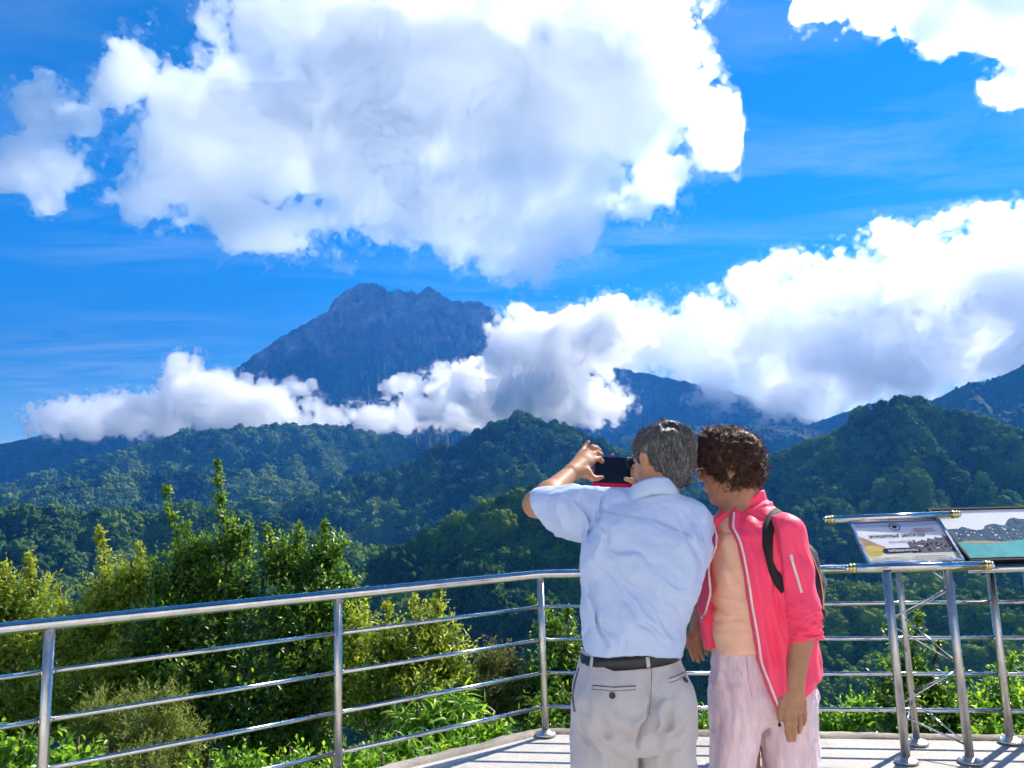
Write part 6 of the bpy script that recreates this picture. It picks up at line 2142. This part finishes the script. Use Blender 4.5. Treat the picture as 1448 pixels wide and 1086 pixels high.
def build_plants():
    bark = plain('bark', (0.10, 0.075, 0.05), 0.9, sc=20, var=0.4)
    glossy = leaf_mat('glossy_leaf', [(0.0, (0.026, 0.071, 0.013)), (0.30, (0.051, 0.127, 0.019)), (0.55, (0.139, 0.258, 0.026)), (0.85, (0.364, 0.454, 0.040))], 0.33, 0.30)
    yellow = leaf_mat('yellowish_leaf', [(0.0, (0.063, 0.113, 0.019)), (0.30, (0.160, 0.237, 0.029)), (0.6, (0.364, 0.413, 0.046)), (0.9, (0.620, 0.558, 0.064))], 0.4, 0.35)
    bright = leaf_mat('bright_leaf', [(0.0, (0.046, 0.120, 0.019)), (0.35, (0.117, 0.258, 0.027)), (0.6, (0.256, 0.433, 0.040)), (0.9, (0.534, 0.620, 0.074))], 0.36, 0.35)
    olive = leaf_mat('olive_leaf', [(0.0, (0.067, 0.100, 0.021)), (0.4, (0.171, 0.224, 0.047)), (0.7, (0.305, 0.354, 0.074)), (0.95, (0.439, 0.425, 0.116))], 0.55, 0.35)
    rusty = leaf_mat('rusty_leaf', [(0.0, (0.05, 0.075, 0.02)), (0.45, (0.14, 0.16, 0.04)), (0.72, (0.30, 0.22, 0.045)), (0.95, (0.58, 0.30, 0.04))], 0.5, 0.3)
    G = 'trees and bushes below the railing'
    plant('tree', 'dark green tree with two tall leafy shoots rising high above the railing', 'tree', G,
          [(320, 820, 75, 62, 8.6), (250, 815, 58, 55, 8.5), (300, 900, 95, 70, 8.3), (225, 900, 62, 70, 8.2), (345, 985, 90, 75, 8.0), (255, 985, 70, 70, 7.9), (285, 775, 38, 32, 8.6), (330, 760, 34, 32, 8.6)],
          [(258, 800, 236, 688, 8.5, 60, 0.20), (318, 780, 310, 655, 8.6, 85, 0.19), (278, 790, 262, 740, 8.5, 30, 0.2), (345, 790, 352, 745, 8.6, 30, 0.18)], 0.075, 0.46, glossy, bark, 101, young0=0.07)
    plant('tree', 'dense glossy dark tree left of the second railing post', 'tree', G,
          [(440, 815, 62, 66, 8.8), (400, 790, 45, 45, 8.8), (465, 775, 36, 34, 8.8), (470, 870, 52, 60, 8.6), (410, 880, 62, 62, 8.4), (440, 950, 70, 62, 8.2), (420, 1030, 80, 66, 8.0), (492, 830, 22, 30, 8.8)],
          [(462, 770, 460, 737, 8.8, 22, 0.14), (420, 775, 425, 742, 8.8, 20, 0.14), (382, 775, 378, 742, 8.8, 18, 0.13)], 0.075, 0.48, glossy, bark, 102, young0=0.05)
    plant('tree', 'bushy tree with one yellow flowering tip near the left post', 'tree', G,
          [(150, 850, 55, 62, 8.4), (185, 820, 40, 42, 8.4), (120, 900, 52, 60, 8.2), (170, 950, 62, 62, 8.0), (110, 985, 60, 60, 7.8)],
          [(148, 820, 143, 745, 8.4, 60, 0.17), (196, 815, 200, 770, 8.4, 30, 0.16)], 0.070, 0.40, yellow, bark, 103)
    plant('tree', 'yellow green tree cut by the left edge of the view', 'tree', G,
          [(45, 860, 52, 58, 8.6), (5, 850, 45, 52, 8.6), (85, 900, 40, 48, 8.4), (20, 930, 66, 60, 8.3), (70, 985, 62, 62, 8.0), (0, 1010, 60, 66, 7.9), (-50, 900, 60, 80, 8.5)],
          [(45, 835, 40, 782, 8.6, 40, 0.18), (8, 830, 4, 795, 8.6, 24, 0.17), (85, 870, 84, 828, 8.4, 22, 0.15)], 0.072, 0.44, yellow, bark, 104)
    plant('bush', 'pale olive bush with fine feathery leaves behind the lowest bars', 'bush', G,
          [(200, 1020, 62, 55, 6.6), (140, 1010, 45, 45, 6.6), (255, 1040, 48, 48, 6.6), (190, 1085, 85, 50, 6.3), (235, 985, 35, 30, 6.7)], [], 0.048, 0.22, olive, bark, 105, trunk_r=0.03, per=12, slen=0.22, spread=0.7)
    plant('bush', 'bright broad leaved bush at the bottom left corner', 'bush', G,
          [(30, 1060, 48, 42, 6.0), (110, 1065, 48, 34, 6.0), (-30, 1040, 50, 50, 6.0), (65, 1100, 80, 40, 5.8)], [], 0.088, 0.55, bright, bark, 106, trunk_r=0.03, per=7, slen=0.3)
    plant('bush', 'bright green bush below the middle of the left bars', 'bush', G,
          [(330, 1080, 62, 34, 6.5), (410, 1085, 56, 38, 6.6), (285, 1110, 60, 30, 6.3), (370, 1120, 80, 40, 6.2)], [], 0.072, 0.46, bright, bark, 116, trunk_r=0.03, per=8, slen=0.3, young0=0.05)
    plant('bush', 'tall yellow green bush between the second and the corner post', 'bush', G,
          [(612, 890, 48, 52, 8.0), (580, 920, 50, 52, 7.8), (640, 940, 48, 50, 7.8), (545, 910, 42, 52, 7.8), (525, 975, 40, 60, 7.6), (505, 900, 34, 60, 8.2), (498, 960, 40, 60, 8.0), (600, 985, 62, 52, 7.5)],
          [(618, 870, 622, 828, 8.0, 36, 0.17), (590, 880, 584, 845, 8.0, 24, 0.15), (548, 880, 548, 855, 7.8, 20, 0.14)], 0.066, 0.42, yellow, bark, 107, trunk_r=0.04)
    plant('bush', 'bush of long arching bright leaves close to the kerb', 'bush', G,
          [(640, 1000, 48, 40, 6.6), (590, 1020, 44, 40, 6.5), (660, 1040, 48, 34, 6.3), (560, 1060, 48, 34, 6.2), (610, 1070, 52, 30, 6.0)], [], 0.16, 0.20, bright, bark, 108, trunk_r=0.03, droop=0.45, per=7, slen=0.24, spread=1.0)
    plant('bush', 'rusty brown and orange tinged bush left of the corner post', 'bush', G,
          [(722, 950, 36, 44, 7.6), (700, 985, 40, 40, 7.4), (745, 985, 26, 36, 7.4), (690, 930, 26, 34, 7.7)], [], 0.055, 0.32, rusty, bark, 109, trunk_r=0.03, per=10, slen=0.26)
    plant('bush', 'low bright bush hugging the curve of the kerb', 'bush', G,
          [(500, 1075, 48, 34, 6.0), (470, 1100, 60, 30, 5.8), (540, 1085, 48, 24, 5.8), (700, 1032, 34, 20, 6.2), (660, 1052, 38, 20, 6.0), (610, 1075, 40, 20, 5.8)], [], 0.060, 0.5, bright, bark, 110, trunk_r=0.025, per=8, slen=0.24, young0=0.08)
    plant('tree', 'shadowy dark tree behind the corner post', 'tree', G,
          [(800, 920, 48, 52, 7.6), (770, 960, 48, 48, 7.4), (830, 960, 52, 56, 7.4), (800, 1005, 62, 46, 7.0), (765, 1020, 40, 24, 6.6), (860, 1000, 60, 60, 7.4), (775, 880, 26, 26, 7.8)],
          [(770, 880, 752, 848, 7.8, 12, 0.15), (800, 880, 806, 858, 7.7, 14, 0.13)], 0.070, 0.46, glossy, bark, 111)
    plant('bush', 'green bush seen between the two people and the notice board', 'bush', G,
          [(1180, 1015, 44, 24, 6.8), (1000, 1020, 60, 30, 6.9), (1090, 1018, 60, 26, 6.8), (1215, 1000, 32, 28, 6.9)], [], 0.060, 0.46, bright, bark, 112, trunk_r=0.03, per=8, slen=0.24)
    plant('tree', 'small leafy tree behind the legs of the notice board', 'tree', G,
          [(1285, 940, 38, 44, 7.4), (1260, 975, 40, 40, 7.2), (1320, 975, 40, 38, 7.2), (1290, 1012, 62, 34, 6.9), (1345, 1005, 40, 36, 7.0)],
          [(1290, 920, 1300, 868, 7.4, 26, 0.17), (1262, 920, 1258, 885, 7.4, 18, 0.15), (1322, 930, 1330, 905, 7.4, 14, 0.15)], 0.066, 0.46, glossy, bark, 113)
    plant('bush', 'sunlit bush under the harbour panorama at the right edge', 'bush', G,
          [(1420, 975, 48, 38, 7.2), (1380, 1005, 44, 36, 7.0), (1450, 1010, 54, 38, 6.9), (1500, 960, 60, 60, 7.3), (1400, 1030, 50, 22, 6.7)],
          [(1425, 955, 1432, 925, 7.2, 16, 0.14)], 0.064, 0.46, bright, bark, 114, trunk_r=0.03)
    # hillside itself and the low cover on it
    th = np.linspace(-1.25, 1.25, 140)
    rr = np.concatenate([np.linspace(3.2, 14, 50), np.geomspace(14.5, 520, 60)])
    X, Y = np.outer(np.sin(th), rr), np.outer(np.cos(th), rr) + 0.0
    Z = slope_z(X, Y) + 0.12*noise2(X, Y, 1.7, 3)
    Z = np.maximum(Z, -338.0)
    V = np.stack([X, Y, Z], -1).reshape(-1, 3)
    i = np.arange(X.size).reshape(X.shape)
    Q = np.stack([i[:-1, :-1], i[1:, :-1], i[1:, 1:], i[:-1, 1:]], -1).reshape(-1, 4)[:, ::-1]
    soil = plain('earth_and_litter', (0.055, 0.045, 0.028), 0.95, sc=8, var=0.5)
    tag(link_mesh('ground', np_mesh('ground', V, Q), soil), 'steep earth bank falling away below the terrace', kind='structure')
    r = np.random.default_rng(77)
    n = 16000
    az, d = r.uniform(-0.80, 0.80, n), 4.0 + 13*r.random(n)**1.3
    x, y = np.sin(az)*d, np.cos(az)*d
    sd = np.maximum((x - 0.1445)*0.1547 + (y - 5.251)*0.988, np.where(x < 0.4, (x - 0.1445)*-0.579 + (y - 5.251)*0.815, -9))
    ok = sd > 0.30
    x, y = x[ok], y[ok]
    z = slope_z(x, y)
    n = len(x)
    per = 8
    c = np.stack([x, y, z], -1)
    D = r.normal(0, 1, (n, per, 3))*np.array([0.7, 0.7, 0.3]) + np.array([0, 0, 0.7])
    P = c[:, None, :] + r.normal(0, 0.10, (n, per, 3))*np.array([1, 1, 0.3]) + np.array([0, 0, 0.12])
    Nn = np.array([0, 0, 1.0]) + r.normal(0, 0.5, (n, per, 3))
    S = 0.11*r.uniform(0.6, 1.5, (n, per)).ravel()
    o = leaf_mesh('undergrowth', P.reshape(-1, 3), D.reshape(-1, 3), Nn.reshape(-1, 3), S, S*0.5, r.uniform(0, 0.7, n*per), bright, None)
    tag(o, 'tangle of low leaves covering the bank below the terrace', 'undergrowth', kind='stuff')

def build_bounce_wall():  # unseen white slab added behind the camera for fill light and steel reflections
    m = plain('bounce_white', (0.80, 0.76, 0.70), 0.85, sc=2.0, var=0.08)
    dk = plain('dark_window', (0.03, 0.035, 0.04), 0.15)
    bm = bmesh.new()
    box_mesh(bm, (-16, -6.4, 0), (32, 0, 0), (0, 0.4, 0), (0, 0, 7.5))
    o = finish(bm, 'bounce_wall', m)
    tag(o, 'unseen white slab added behind the terrace to bounce sunlight forward', kind='structure')
import time as _time
_t0 = _time.time()
def _lap(n):
    print('LAP', n, round(_time.time() - _t0, 1))
setup()
build_land(); _lap('land')
build_haze()
build_clouds(); _lap('clouds')
build_terrace()
build_bounce_wall()
build_railing()
build_stands(); _lap('stands')
build_man(); _lap('man')
build_woman(); _lap('woman')
build_plants(); _lap('plants')
